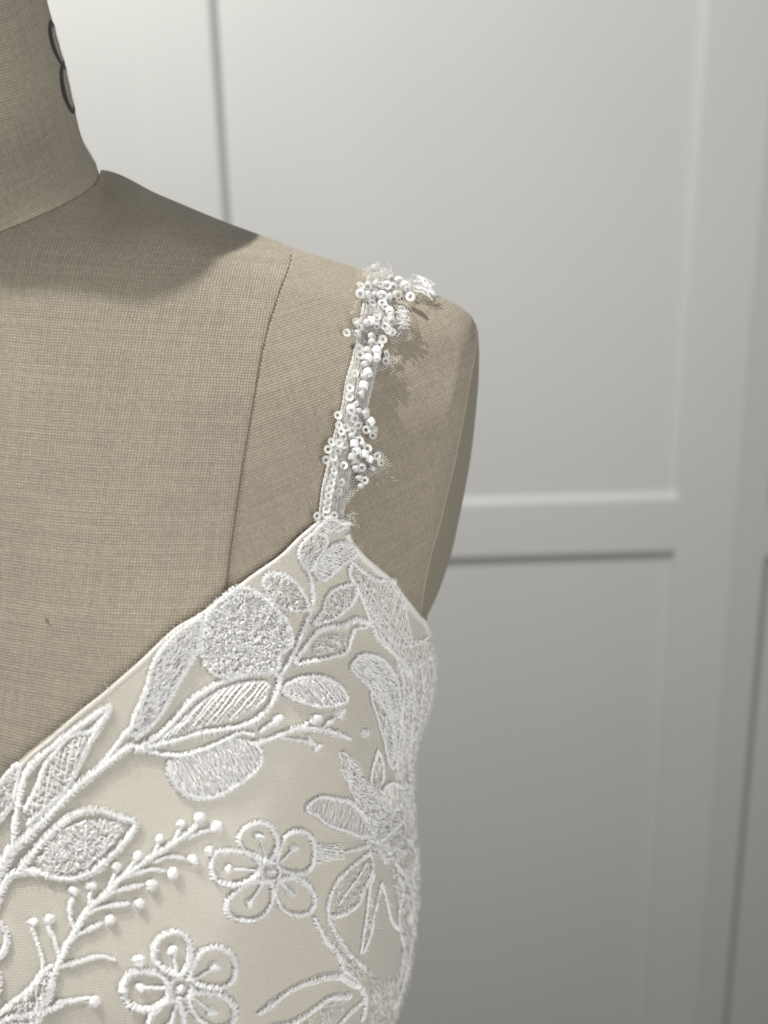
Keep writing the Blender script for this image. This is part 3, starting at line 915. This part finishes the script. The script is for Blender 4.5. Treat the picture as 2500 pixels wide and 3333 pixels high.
# ---- right of the neckline: stem with paired leaves
motif('lace_stem', None, [('c3', [(390, 1180), (450, 1080), (500, 980), (545, 870), (582, 770), (612, 700), (632, 600), (622, 500), (592, 420), (568, 355)], False, 20)])
R1 = [(600, 690), (540, 696), (450, 690), (380, 650), (332, 580), (306, 500), (350, 452), (430, 452), (510, 500), (560, 570), (592, 650)]
motif('lace_leaf', None, [('c3', R1, True, 17)], [('sparkle', 'c3', R1, dict(per=58))])
R2 = [(625, 785), (690, 700), (710, 620), (752, 560), (830, 520), (915, 512), (905, 590), (862, 660), (782, 730), (690, 772)]
motif('lace_leaf', None, [('c3', R2, True, 16)], [('sparkle', 'c3', R2, dict(per=58))])
R3 = [(500, 1055), (590, 920), (640, 850), (720, 806), (820, 792), (900, 748), (985, 768), (965, 805), (900, 815), (872, 880), (842, 970), (760, 1010), (640, 1040)]
R3i = [(600, 980), (650, 890), (740, 860), (840, 850), (820, 940), (740, 980), (640, 1000)]
motif('lace_leaf', None, [('c3', R3, True, 19)], [('sparkle', 'c3', R3i, dict(per=55))])
R4 = [(430, 1222), (520, 1170), (620, 1150), (720, 1170), (800, 1220), (836, 1300), (780, 1342), (660, 1352), (560, 1322), (460, 1282)]
motif('lace_leaf', None, [('c3', R4, True, 18)], [('ladder', 'c3', R4, dict(ang=0.9, gap=6.5)), ('sparkle', 'c3', R4, dict(per=160))])
motif('lace_sprig', 'short sprig under the paired leaves', [('c3', [(220, 1592), (340, 1562), (440, 1522), (540, 1492), (680, 1502), (780, 1532), (860, 1562)], False, 18),
      ('c3', [(280, 1510), (340, 1470), (380, 1450)], False, 15), ('c3', [(530, 1495), (590, 1460)], False, 14), ('c3', [(680, 1490), (760, 1432)], False, 14),
      ('c3', [(590, 1540), (640, 1600)], False, 14), ('c3', [(400, 1540), (480, 1560), (560, 1570), (620, 1600)], False, 10)], [],
      [('c3', (395, 1440), 52), ('c3', (640, 1438), 50), ('c3', (800, 1400), 52), ('c3', (960, 1520), 32), ('c3', (655, 1618), 36)])
# tuft where the strap meets the bodice
Ta = [(565, 385), (540, 300), (585, 222), (655, 172), (722, 205), (700, 285), (655, 352), (612, 425)]
Tb = [(640, 430), (690, 340), (755, 262), (840, 235), (925, 288), (890, 342), (822, 382), (765, 442), (690, 492)]
Tc = [(640, 165), (700, 110), (745, 72), (820, 112), (882, 108), (850, 150), (770, 165), (700, 190)]
motif('lace_leaf', 'narrow shiny leaf at the foot of the strap', [('c3', Ta, True, 12), ('c3', [(600, 410), (620, 320), (660, 230)], False, 9)], [('sparkle', 'c3', Ta, dict(per=60, ang=-1.1, spread=0.5, length=(12, 26)))])
motif('lace_leaf', 'small leaf with slanting stitches beside the strap foot', [('c3', Tb, True, 13), ('c3', [(660, 470), (740, 370), (850, 270)], False, 9)],
      [('ladder', 'c3', Tb, dict(ang=0.35, gap=8.0, rad=1.9)), ('sparkle', 'c3', Tb, dict(per=110, ang=-0.5, spread=0.5, length=(12, 26)))])
motif('lace_petal', 'frayed petal edge folded over the strap foot', [('c3', Tc[:5], False, 14)], [('sparkle', 'c3', Tc, dict(per=45, ang=-0.4, spread=0.6, length=(12, 26)))])
R6 = [(890, 365), (868, 430), (900, 505), (940, 585), (970, 665), (1000, 760), (1035, 855), (1100, 920), (1180, 1000), (1238, 1085), (1252, 1145)]
R6f = [(900, 440), (1040, 470), (1150, 470), (1215, 560), (1245, 650), (1245, 760), (1280, 870), (1385, 880), (1410, 950), (1340, 1060), (1250, 1090), (1150, 960), (1030, 850), (960, 620)]
motif('lace_leaf', 'big open net leaf under the armhole edge', [('c3', R6, False, 15), ('c3', [(890, 365), (960, 425), (1040, 478), (1150, 478), (1165, 500)], False, 16), ('c3', [(960, 590), (1040, 760), (1120, 870), (1250, 920), (1390, 860)], False, 9)],
      [('net', 'c3', R6f, dict(ang=0.95, gap=8.5, skew=0.9, rad=1.4)), ('sparkle', 'c3', R6f, dict(per=120, ang=1.2, spread=0.6))])
R7 = [(868, 1085), (920, 1012), (980, 992), (1060, 1010), (1120, 1080), (1160, 1150), (1190, 1290), (1200, 1420), (1150, 1500), (1110, 1400), (1050, 1310), (990, 1225), (930, 1165)]
motif('lace_leaf', None, [('c3', R7, True, 15), ('c3', [(960, 1080), (1040, 1160), (1110, 1280), (1140, 1400)], False, 11)],
      [('ladder', 'c3', R7, dict(ang=0.5, gap=8.0)), ('sparkle', 'c3', R7, dict(per=110, ang=0.9, spread=0.5))])
# side: lace seen at a grazing angle
SD1 = [(1160, 1000), (1260, 1080), (1400, 950), (1436, 1020), (1440, 1180), (1400, 1330), (1350, 1480), (1300, 1650), (1285, 1850), (1295, 2050), (1180, 2060), (1170, 1760), (1200, 1500), (1215, 1300)]
motif('lace_leaf', 'long leaf running down the side of the bodice', [('c3', [(1170, 1000), (1205, 1150), (1215, 1300), (1195, 1500), (1172, 1700), (1190, 1830)], False, 11), ('c3', [(1252, 1085), (1285, 1250), (1275, 1500), (1250, 1750), (1268, 1920)], False, 11),
      ('c3', [(1330, 1050), (1350, 1200), (1330, 1400), (1290, 1560)], False, 10), ('c3', [(1390, 960), (1420, 1100), (1405, 1260), (1370, 1400)], False, 10)],
      [('sparkle', 'c3', SD1, dict(per=50, ang=1.5, spread=0.5, length=(10, 30)))])
R8 = [(262, 1075), (330, 985), (430, 940), (560, 960), (680, 1000), (760, 1060), (830, 1160), (900, 1260), (930, 1370), (780, 1372), (680, 1322), (560, 1270), (450, 1212), (370, 1140)]
motif('lace_leaf', 'leaf with rib like stitches pointing to the left', [('A', R8, True, 15)], [('ladder', 'A', R8, dict(ang=1.9, gap=6.5, rad=1.5))])
motif('lace_leaf', None, [('A', [(640, 470), (690, 560), (680, 700), (700, 860)], False, 12), ('A', [(850, 780), (930, 880), (1000, 960), (1010, 1120)], False, 12)],
      [('sparkle', 'A', [(600, 460), (760, 560), (850, 800), (1010, 900), (1010, 1160), (920, 1320), (830, 1150), (760, 1050), (690, 850), (620, 650)], dict(per=36, ang=1.2, spread=0.7))])
R9 = [(1050, 955), (1080, 855), (1180, 812), (1262, 880), (1272, 1000), (1222, 1090), (1120, 1122), (1052, 1060)]
motif('lace_petal', None, [('A', R9, True, 12)], [('ladder', 'A', R9, dict(ang=1.5, gap=5.5))])
motif('lace_leaf', None, [('A', [(1000, 452), (955, 600), (925, 750), (930, 850), (1000, 905)], False, 13), ('A', [(1000, 452), (1045, 560), (1060, 700), (1040, 820)], False, 11)],
      [('sparkle', 'A', [(1000, 470), (1045, 580), (1050, 720), (1000, 860), (940, 840), (930, 740), (960, 600)], dict(per=60, ang=1.7, spread=0.4))])
spokes = [[(960, 1480), (1010, 1350), (1080, 1220)], [(960, 1480), (1100, 1380), (1250, 1250)], [(980, 1500), (1060, 1590), (1080, 1680)], [(1000, 1490), (1120, 1560), (1180, 1640)],
          [(1000, 1470), (1160, 1510), (1300, 1590)], [(920, 1480), (780, 1520), (640, 1540)]]
motif('lace_flower', 'star shaped flower on the side of the bodice', [('A', q, False, 11) for q in spokes],
      [('sparkle', 'A', [(830, 1150), (1060, 1130), (1260, 1120), (1330, 1300), (1340, 1560), (1200, 1680), (1050, 1650), (930, 1560), (860, 1420)], dict(per=42)),
       ('ladder', 'A', [(370, 1440), (620, 1450), (640, 1600), (360, 1650)], dict(ang=0.15, gap=7)), ('sparkle', 'A', [(370, 1440), (620, 1450), (640, 1600), (360, 1650)], dict(per=120, ang=0.2, spread=0.3))])
R10 = [(910, 1575), (790, 1650), (680, 1740), (590, 1830), (530, 1930), (490, 2050), (478, 2150), (500, 2215), (620, 2200), (720, 2150), (800, 2080), (840, 1960), (900, 1850), (942, 1720), (935, 1640)]
motif('lace_leaf', None, [('A', R10, True, 14), ('A', [(880, 1670), (780, 1830), (680, 1960), (600, 2090)], False, 9)], [('sparkle', 'A', R10, dict(per=120, ang=2.2, spread=0.5))])
motif('lace_leaf', None, [('B', [(960, 20), (915, 150), (900, 300), (872, 500), (842, 700), (822, 860)], False, 12), ('B', [(1040, 110), (1000, 300), (962, 450), (940, 600), (905, 720), (850, 860)], False, 11),
      ('B', [(1050, 120), (1100, 300), (1150, 500), (1235, 620)], False, 11)], [('sparkle', 'B', [(930, 150), (1020, 150), (980, 420), (930, 620), (860, 800), (850, 700), (890, 400)], dict(per=90, ang=1.7, spread=0.4))])
motif('lace_stem', None, [('B', [(330, 460), (390, 580), (450, 700), (540, 790), (610, 900), (630, 1000), (700, 1080), (800, 1180), (860, 1290), (882, 1380), (862, 1500), (830, 1580)], False, 15),
      ('B', [(480, 470), (530, 570), (590, 680), (650, 780), (720, 880), (800, 950), (870, 1030)], False, 13)],
      [('sparkle', 'B', [(440, 560), (560, 600), (740, 880), (900, 1060), (1150, 1150), (940, 1250), (860, 1200), (620, 950), (470, 720)], dict(per=100))])
motif('lace_leaf', 'wide veined leaf at the bottom edge of the photo', [('B', [(-260, 1480), (-120, 1380), (0, 1290), (100, 1222), (220, 1170), (350, 1122), (480, 1092), (600, 1092), (700, 1140), (810, 1210)], False, 18),
      ('B', [(-220, 1670), (-100, 1640), (60, 1600), (180, 1540), (300, 1460), (400, 1390), (500, 1322), (620, 1308), (720, 1310)], False, 17), ('B', [(882, 1340), (780, 1430), (700, 1500), (620, 1590), (540, 1680)], False, 15)],
      [('sparkle', 'B', [(480, 1330), (700, 1320), (640, 1420), (480, 1560), (300, 1680), (100, 1700), (250, 1560)], dict(per=100, ang=2.4, spread=0.4))])
SD2 = [(1200, 0), (1440, 0), (1450, 300), (1420, 600), (1375, 1050), (1270, 1400), (1200, 1660), (900, 1660), (950, 1250), (1180, 1150), (1280, 900), (1220, 500)]
motif('lace_leaf', 'fringed leaf hugging the lower side of the bodice', [('B', [(1240, 50), (1280, 200), (1240, 400), (1250, 620), (1290, 800), (1280, 1000), (1245, 1160)], False, 11), ('B', [(1370, 0), (1392, 200), (1362, 450), (1395, 650), (1350, 900), (1320, 1100), (1260, 1300), (1195, 1460)], False, 11)],
      [('sparkle', 'B', SD2, dict(per=60, ang=1.6, spread=0.5, length=(10, 28)))])
motif('lace_leaf', None, [('A', [(1180, 1660), (1260, 1760), (1340, 1900), (1390, 2050), (1400, 2200)], False, 11), ('A', [(1300, 1400), (1380, 1500), (1420, 1650), (1400, 1800)], False, 11), ('A', [(1290, 900), (1340, 1050), (1370, 1220), (1400, 1400)], False, 10)],
      [('sparkle', 'A', [(1100, 1640), (1300, 1560), (1440, 1500), (1460, 1900), (1450, 2210), (1230, 2210), (1180, 1900)], dict(per=60, ang=1.3, spread=0.6)),
       ('sparkle', 'A', [(1270, 850), (1380, 800), (1420, 1100), (1450, 1400), (1330, 1500), (1260, 1150)], dict(per=50, ang=1.4, spread=0.5))])


RX = [(1085, 130), (1175, 60), (1265, 200), (1255, 450), (1180, 640), (1110, 560), (1078, 350)]
motif('lace_leaf', None, [('A', RX, True, 12), ('A', [(1150, 110), (1170, 300), (1165, 560)], False, 9)], [('ladder', 'A', RX, dict(ang=0.5, gap=7.5))])
RY = [(1000, 1180), (1060, 1240), (1120, 1350), (1150, 1480), (1160, 1640), (1120, 1700), (1080, 1560), (1040, 1420), (1000, 1300)]
motif('lace_leaf', None, [('c3', RY, True, 12)], [('sparkle', 'c3', RY, dict(per=90, ang=1.2, spread=0.4))])

# ---- tulle: a real hexagonal net over the lining
def hexnet(S, poly, cell=9.6, off=LIFT + 0.0005, rad=0.55, rot=0.1, keep=1.0, extra=None, stretch=1.0):
    p = np.asarray(poly, float); lo, hi = p.min(0), p.max(0); c = (lo + hi) / 2; ext = np.linalg.norm(hi - lo) / 2 + cell
    a = cell / math.sqrt(3)
    ni = int(ext / cell) + 2; nj = int(ext / (1.5 * a * stretch)) + 2
    I, J = np.meshgrid(np.arange(-ni, ni + 1), np.arange(-nj, nj + 1))
    x = (I + 0.5 * (J & 1)) * cell; y = J * 1.5 * a * stretch
    A_ = np.stack([x, y - a * stretch / 2], -1).reshape(-1, 2); B_ = np.stack([x, y + a * stretch / 2], -1).reshape(-1, 2)
    C_ = np.stack([x + cell / 2, y - a * stretch], -1).reshape(-1, 2); D_ = np.stack([x - cell / 2, y - a * stretch], -1).reshape(-1, 2)
    q0 = np.vstack([A_, A_, A_]); q1 = np.vstack([B_, C_, D_])
    r = np.array([[math.cos(rot), -math.sin(rot)], [math.sin(rot), math.cos(rot)]])
    q0 = q0 @ r.T + c; q1 = q1 @ r.T + c
    wv = lambda q: q + np.stack([2.2 * np.sin(q[:, 1] / 37 + q[:, 0] / 61), 2.2 * np.sin(q[:, 0] / 43)], 1)
    m = inside(p, (q0 + q1) / 2) & (rng.random(len(q0)) < keep)
    q0, q1 = wv(q0[m]), wv(q1[m])
    of = np.full(len(q0), off) if extra is None else off + extra((q0 + q1) / 2)
    t = np.array([0.0, 1.0]); q = q0[:, None] * (1 - t)[None, :, None] + q1[:, None] * t[None, :, None]
    o2 = np.repeat(of[:, None], 2, 1) if extra is None else np.stack([off + extra(q0), off + extra(q1)], 1)
    P_, n_ = surf(q[..., 0], q[..., 1], o2)
    S.add(P_, 0.26 / FPX * rad)
    return S


xs_ = np.linspace(-30, 1380, 70)
bpoly = [(x, float(neckline(x)) + 4) for x in xs_] + [(float(edge_x(y)) - 8, y) for y in np.linspace(2060, 3400, 40)] + [(-30, 3400)]
S = Strands(); hexnet(S, bpoly)
o = S.build('tulle_overlay', M_TULLE, dress); tag(o, kind='stuff')
# frayed tulle threads standing along the cut neckline
S = Strands()
n = 420
xx = np.concatenate([rng.uniform(-20, 1030, 260), rng.uniform(1000, 1150, 90), rng.uniform(1120, 1380, 70)])
q0 = np.stack([xx, neckline(xx) + 6], 1); d = rng.normal(0, 5, (n, 2)) + np.array([-2.5, -6.0])
strand_px(S, q0, q0 + d * rng.uniform(0.4, 1.5, (n, 1)), np.full(n, LIFT + 0.0003), np.full(n, 0.0004), 0.25 / FPX * 0.42, 1.0, 4)
yy = rng.uniform(2060, 3333, 260); q0 = np.stack([edge_x(yy) - 3, yy], 1)
P0, n0 = surf(q0[:, 0], q0[:, 1], LIFT)
dd = np.array([1.0, -0.2, 0.1]) + rng.normal(0, 0.7, (260, 3)); l = rng.uniform(0.0004, 0.0014, (260, 1))
S.add(np.stack([P0, P0 + dd * l * 0.5, P0 + dd * l + rng.normal(0, 0.0002, (260, 3))], 1), 0.00004)
o = S.build('frayed_threads', M_TULLE, dress); tag(o, kind='stuff')

# ------------------------------------------------------------------ beaded strap
left = pchip([(1028, 1700), (1035, 1668), (1045, 1589), (1061, 1521), (1086, 1408), (1111, 1318), (1121, 1252), (1142, 1177), (1157, 1116), (1176, 1011), (1185, 960), (1198, 905), (1212, 888)], axis=1)
right = pchip([(1114, 1700), (1111, 1680), (1120, 1623), (1136, 1533), (1160, 1440), (1192, 1318), (1206, 1261), (1217, 1207), (1229, 1162), (1250, 1101), (1268, 1000), (1272, 960), (1262, 915), (1268, 905)], axis=1)
vy = np.linspace(1705, 908, 90)
S = Strands()
strap_rows = []
for k in range(34):
    l = (k + 0.5) / 34 + 0.02 * np.sin(vy / rng.uniform(18, 40) + rng.uniform(0, 6)) + 0.015 * np.sin(vy / 9 + rng.uniform(0, 6))
    l = np.clip(l, 0, 1)
    pxs = left(vy) * (1 - l) + right(vy) * l
    P_, n_ = surf(pxs, vy, 0.0006 + 0.0009 * np.sqrt(np.clip(1 - (2 * l - 1) ** 2, 0, 1)) + rng.uniform(0, 0.0004))
    tail = np.array([P_[-1] + np.array([0, 0.006, 0.0004]), P_[-1] + np.array([0, 0.016, -0.004]), P_[-1] + np.array([0, 0.028, -0.016])])
    strap_rows.append(np.vstack([P_, tail]))
S.add(np.array(strap_rows), rng.uniform(0.00004, 0.00009, 34), 4)
for f_, r_ in ((left, 0.00016), (right, 0.00016)):
    for ph in (0, math.pi):
        pxs = f_(vy) + 2.0 * np.sin(vy / 5 + ph)
        P_, n_ = surf(pxs, vy, 0.0010 + 0.0002 * np.cos(vy / 5 + ph)); S.add(P_[None], r_, 5)
strap = S.build('shoulder_strap', M_TULLE, dress); strap['label'] = 'narrow gathered tulle strap sewn with beads and sequins'
S = Strands()
spoly = [(float(left(y)), y) for y in np.linspace(1705, 900, 40)] + [(float(right(y)), y) for y in np.linspace(900, 1705, 40)]
hexnet(S, spoly, 8.0, 0.0012, 0.6, 0.2, stretch=1.4)
hexnet(S, spoly, 7.0, 0.0016, 0.55, 0.35, stretch=1.6)
wing = lambda q: 0.0003 + 0.0008 * (np.sin(q[:, 0] / 23.0 + q[:, 1] / 31.0) + 1)
for t, pl, rot in [('s6', [(890, 540), (1040, 560), (1075, 720), (1100, 940), (1000, 960), (880, 1000), (820, 900)], 0.1),
                   ('s6', [(720, 1160), (900, 1110), (965, 1170), (880, 1225), (780, 1270), (690, 1310)], 0.5),
                   ('s6', [(375, 850), (520, 850), (530, 955), (430, 945)], 0.3), ('s6', [(490, 420), (620, 420), (610, 570), (540, 490)], 0.2),
                   ('s6', [(930, 330), (1100, 300), (1240, 350), (1330, 430), (1430, 520), (1200, 480), (1000, 470)], 0.5),
                   ('s6', [(560, 200), (760, 130), (940, 250), (900, 330), (620, 320)], 0.3),
                   ('s7', [(600, 1240), (720, 1250), (770, 1420), (700, 1500), (590, 1620), (515, 1740), (530, 1500)], 0.9),
                   ('s7', [(640, 880), (900, 880), (1000, 960), (1140, 1140), (1000, 1290), (850, 1330), (640, 1260)], 0.6)]:
    hexnet(S, cv(t, pl), 9.2, 0.0009, 0.8, rot, extra=wing)
# curling loose net threads
for c0, m in (((1290, 950), 14), ((1170, 940), 14), ((1170, 1030), 8), ((1300, 1090), 10), ((1230, 900), 18), ((1330, 965), 9), ((1260, 1190), 8), ((1220, 1560), 5), ((1250, 1520), 5), ((1060, 1690), 16), ((1115, 1690), 16)):
    q = np.array(c0) + rng.normal(0, 16, (m, 2)); d = rng.normal(0, 11, (m, 2))
    strand_px(S, q, q + d, rng.uniform(0.001, 0.003, m), rng.uniform(0, 0.003, m), 0.27 / FPX * 0.6, 2.0, 5)
net = S.build('strap_net', M_TULLE, strap); tag(net, kind='stuff')
# stiff white fringe lying over the shoulder
S = Strands()
for a, b, m in (((1150, 440), (1330, 500), 9), ((1150, 350), (1320, 420), 10), ((1130, 300), (1260, 400), 8), ((950, 650), (1030, 680), 4), ((950, 700), (1035, 720), 4), ((950, 740), (1035, 780), 4), ((950, 780), (1035, 800), 4)):
    a, b = cv('s6', [a, b]); q0 = a + rng.normal(0, 5, (m, 2)); q1 = b + rng.normal(0, 6, (m, 2))
    strand_px(S, q0, q1, rng.uniform(0.0015, 0.003, m), rng.uniform(0, 0.0012, m), 0.28 / FPX * rng.uniform(1.5, 3.0, m), 1.0, 6)
S.build('fringe', M_CORD, strap)


# bead and sequin shapes, shared by all copies
def lathe(prof, seg=18):
    prof = np.array(prof); a = np.linspace(0, 2 * math.pi, seg, endpoint=False)
    V = np.stack([prof[:, None, 0] * np.cos(a), prof[:, None, 0] * np.sin(a), prof[:, None, 1] + 0 * a], -1)
    n = len(prof); i, j = np.meshgrid(np.arange(n), np.arange(seg), indexing='ij')
    F = np.stack([i * seg + j, i * seg + (j + 1) % seg, ((i + 1) % n) * seg + (j + 1) % seg, ((i + 1) % n) * seg + j], -1).reshape(-1, 4)
    return V.reshape(-1, 3), F


def proto(name, V, F, mat, smooth=True):
    me = bpy.data.meshes.new(name); me.from_pydata([tuple(v) for v in V], [], [tuple(int(i) for i in f) for f in F]); me.materials.append(mat); me.update()
    me.polygons.foreach_set('use_smooth', np.full(len(me.polygons), smooth))
    return me


TUBE = [(0.42, -0.72), (0.80, -0.78), (0.96, -0.66), (1.0, -0.4), (1.0, 0.4), (0.96, 0.66), (0.80, 0.78), (0.42, 0.72)]
ROUND = [(0.35, -0.62), (0.62, -0.72), (0.86, -0.52), (0.99, -0.18), (0.99, 0.18), (0.86, 0.52), (0.62, 0.72), (0.35, 0.62)]
SEQ = [(0.40, 0.02), (0.72, 0.06), (1.0, 0.16), (1.0, 0.10), (0.72, 0.0), (0.40, -0.04)]
ME = {'W': proto('seed_bead', *lathe(TUBE), M_BEAD), 'T': proto('seed_bead', *lathe(TUBE), M_PEARL), 'G': proto('glass_bead', *lathe(ROUND), M_GLASS),
      'S': proto('sequin', *lathe(SEQ, 12), M_SEQ, False), 'C': proto('sequin', *lathe(SEQ, 12), M_SEQ2, False)}
NAME = {'W': 'seed_bead', 'T': 'seed_bead', 'G': 'glass_bead', 'S': 'sequin', 'C': 'sequin'}
ITEMS = {
    's6': {'W': [(575, 415), (862, 330), (815, 437), (1060, 335), (1118, 455), (990, 285), (890, 610), (692, 712), (752, 1036), (750, 1106), (655, 1116), (655, 1270), (610, 1412)],
           'T': [(970, 430), (650, 1038), (905, 710)],
           'G': [(660, 330), (745, 310), (660, 428), (728, 432), (890, 452), (930, 342), (1082, 375), (725, 140), (640, 735), (543, 848), (575, 785), (750, 762), (545, 745), (903, 655),
                 (690, 880), (700, 942), (622, 1180), (620, 1312), (586, 1502), (800, 330), (780, 440), (830, 200), (900, 260)],
           'S': [(580, 332), (700, 516), (810, 516), (850, 715), (846, 772), (872, 815), (910, 832), (425, 840), (780, 972), (858, 1072), (515, 1276), (460, 1435), (455, 1530)],
           'C': [(760, 635), (752, 672), (815, 910), (848, 1145), (560, 1010), (570, 1080), (840, 560), (530, 720)]},
    's7': {'W': [(630, 365), (905, 545), (675, 858), (706, 960), (816, 1006), (896, 1076)], 'T': [(962, 655), (822, 440), (648, 1058)],
           'G': [(705, 285), (740, 385), (640, 752), (800, 872), (935, 1212), (668, 1125), (702, 1212), (750, 1345), (770, 1465), (775, 160)],
           'S': [(440, 452), (455, 592), (490, 682), (685, 497), (735, 596), (846, 660), (352, 836), (460, 846), (300, 938), (400, 1142), (525, 1172), (386, 1246), (372, 1326),
                 (346, 1426), (492, 1416), (320, 1506), (305, 1606), (295, 1702), (276, 1800), (748, 812), (868, 926), (1006, 1036), (786, 1206), (826, 1386)],
           'C': [(645, 666), (555, 626), (520, 756), (525, 872), (440, 966), (366, 988), (375, 1052), (270, 1092), (456, 1546), (145, 1900), (265, 1880), (385, 1890), (1070, 1130), (945, 742), (700, 1132), (850, 400)]}}
for t, kinds in ITEMS.items():
    for kind, pts in kinds.items():
        q = cv(t, pts)
        P_, n_ = surf(q[:, 0], q[:, 1], 0.0)
        dq = unproj(q[:, 0] - 2, q[:, 1] + 10, Ysurf(q[:, 0] - 2, q[:, 1] + 10)) - P_
        for i in range(len(q)):
            sc = np.linalg.norm(P_[i] - CAM) / FPX
            nn = Vector(n_[i]); tt = Vector(dq[i]).normalized()
            if kind in 'SC':
                ax = (nn + Vector(rng.normal(0, 0.24, 3)) - 0.55 * Vector(FW)).normalized(); size = sc * rng.uniform(13.2, 15.0); lift = 0.0015 + rng.uniform(0, 0.0009)
            else:
                side = nn.cross(tt); th = rng.normal(0.15, 0.75)
                ax = (tt * math.cos(th) + side * math.sin(th) + nn * rng.normal(0.15, 0.25)).normalized()
                size = sc * rng.uniform(12.8, 14.5) * (0.95 if kind == 'G' else 1.08); lift = 0.0021 + rng.uniform(0, 0.0005)
            # keep the item where it is seen although it stands off the cloth
            P0 = P_[i] + n_[i] * lift
            view = (P_[i] - CAM) / np.linalg.norm(P_[i] - CAM)
            c = P_[i] - view * (lift / max(-float(view @ n_[i]), 0.33))
            o = bpy.data.objects.new(NAME[kind], ME[kind]); COL.objects.link(o); o.parent = strap
            o.matrix_parent_inverse = net.matrix_parent_inverse.copy()
            o.matrix_basis = Matrix.Translation(Vector(c)) @ Vector((0, 0, 1)).rotation_difference(ax).to_matrix().to_4x4() @ Matrix.Scale(size, 4)
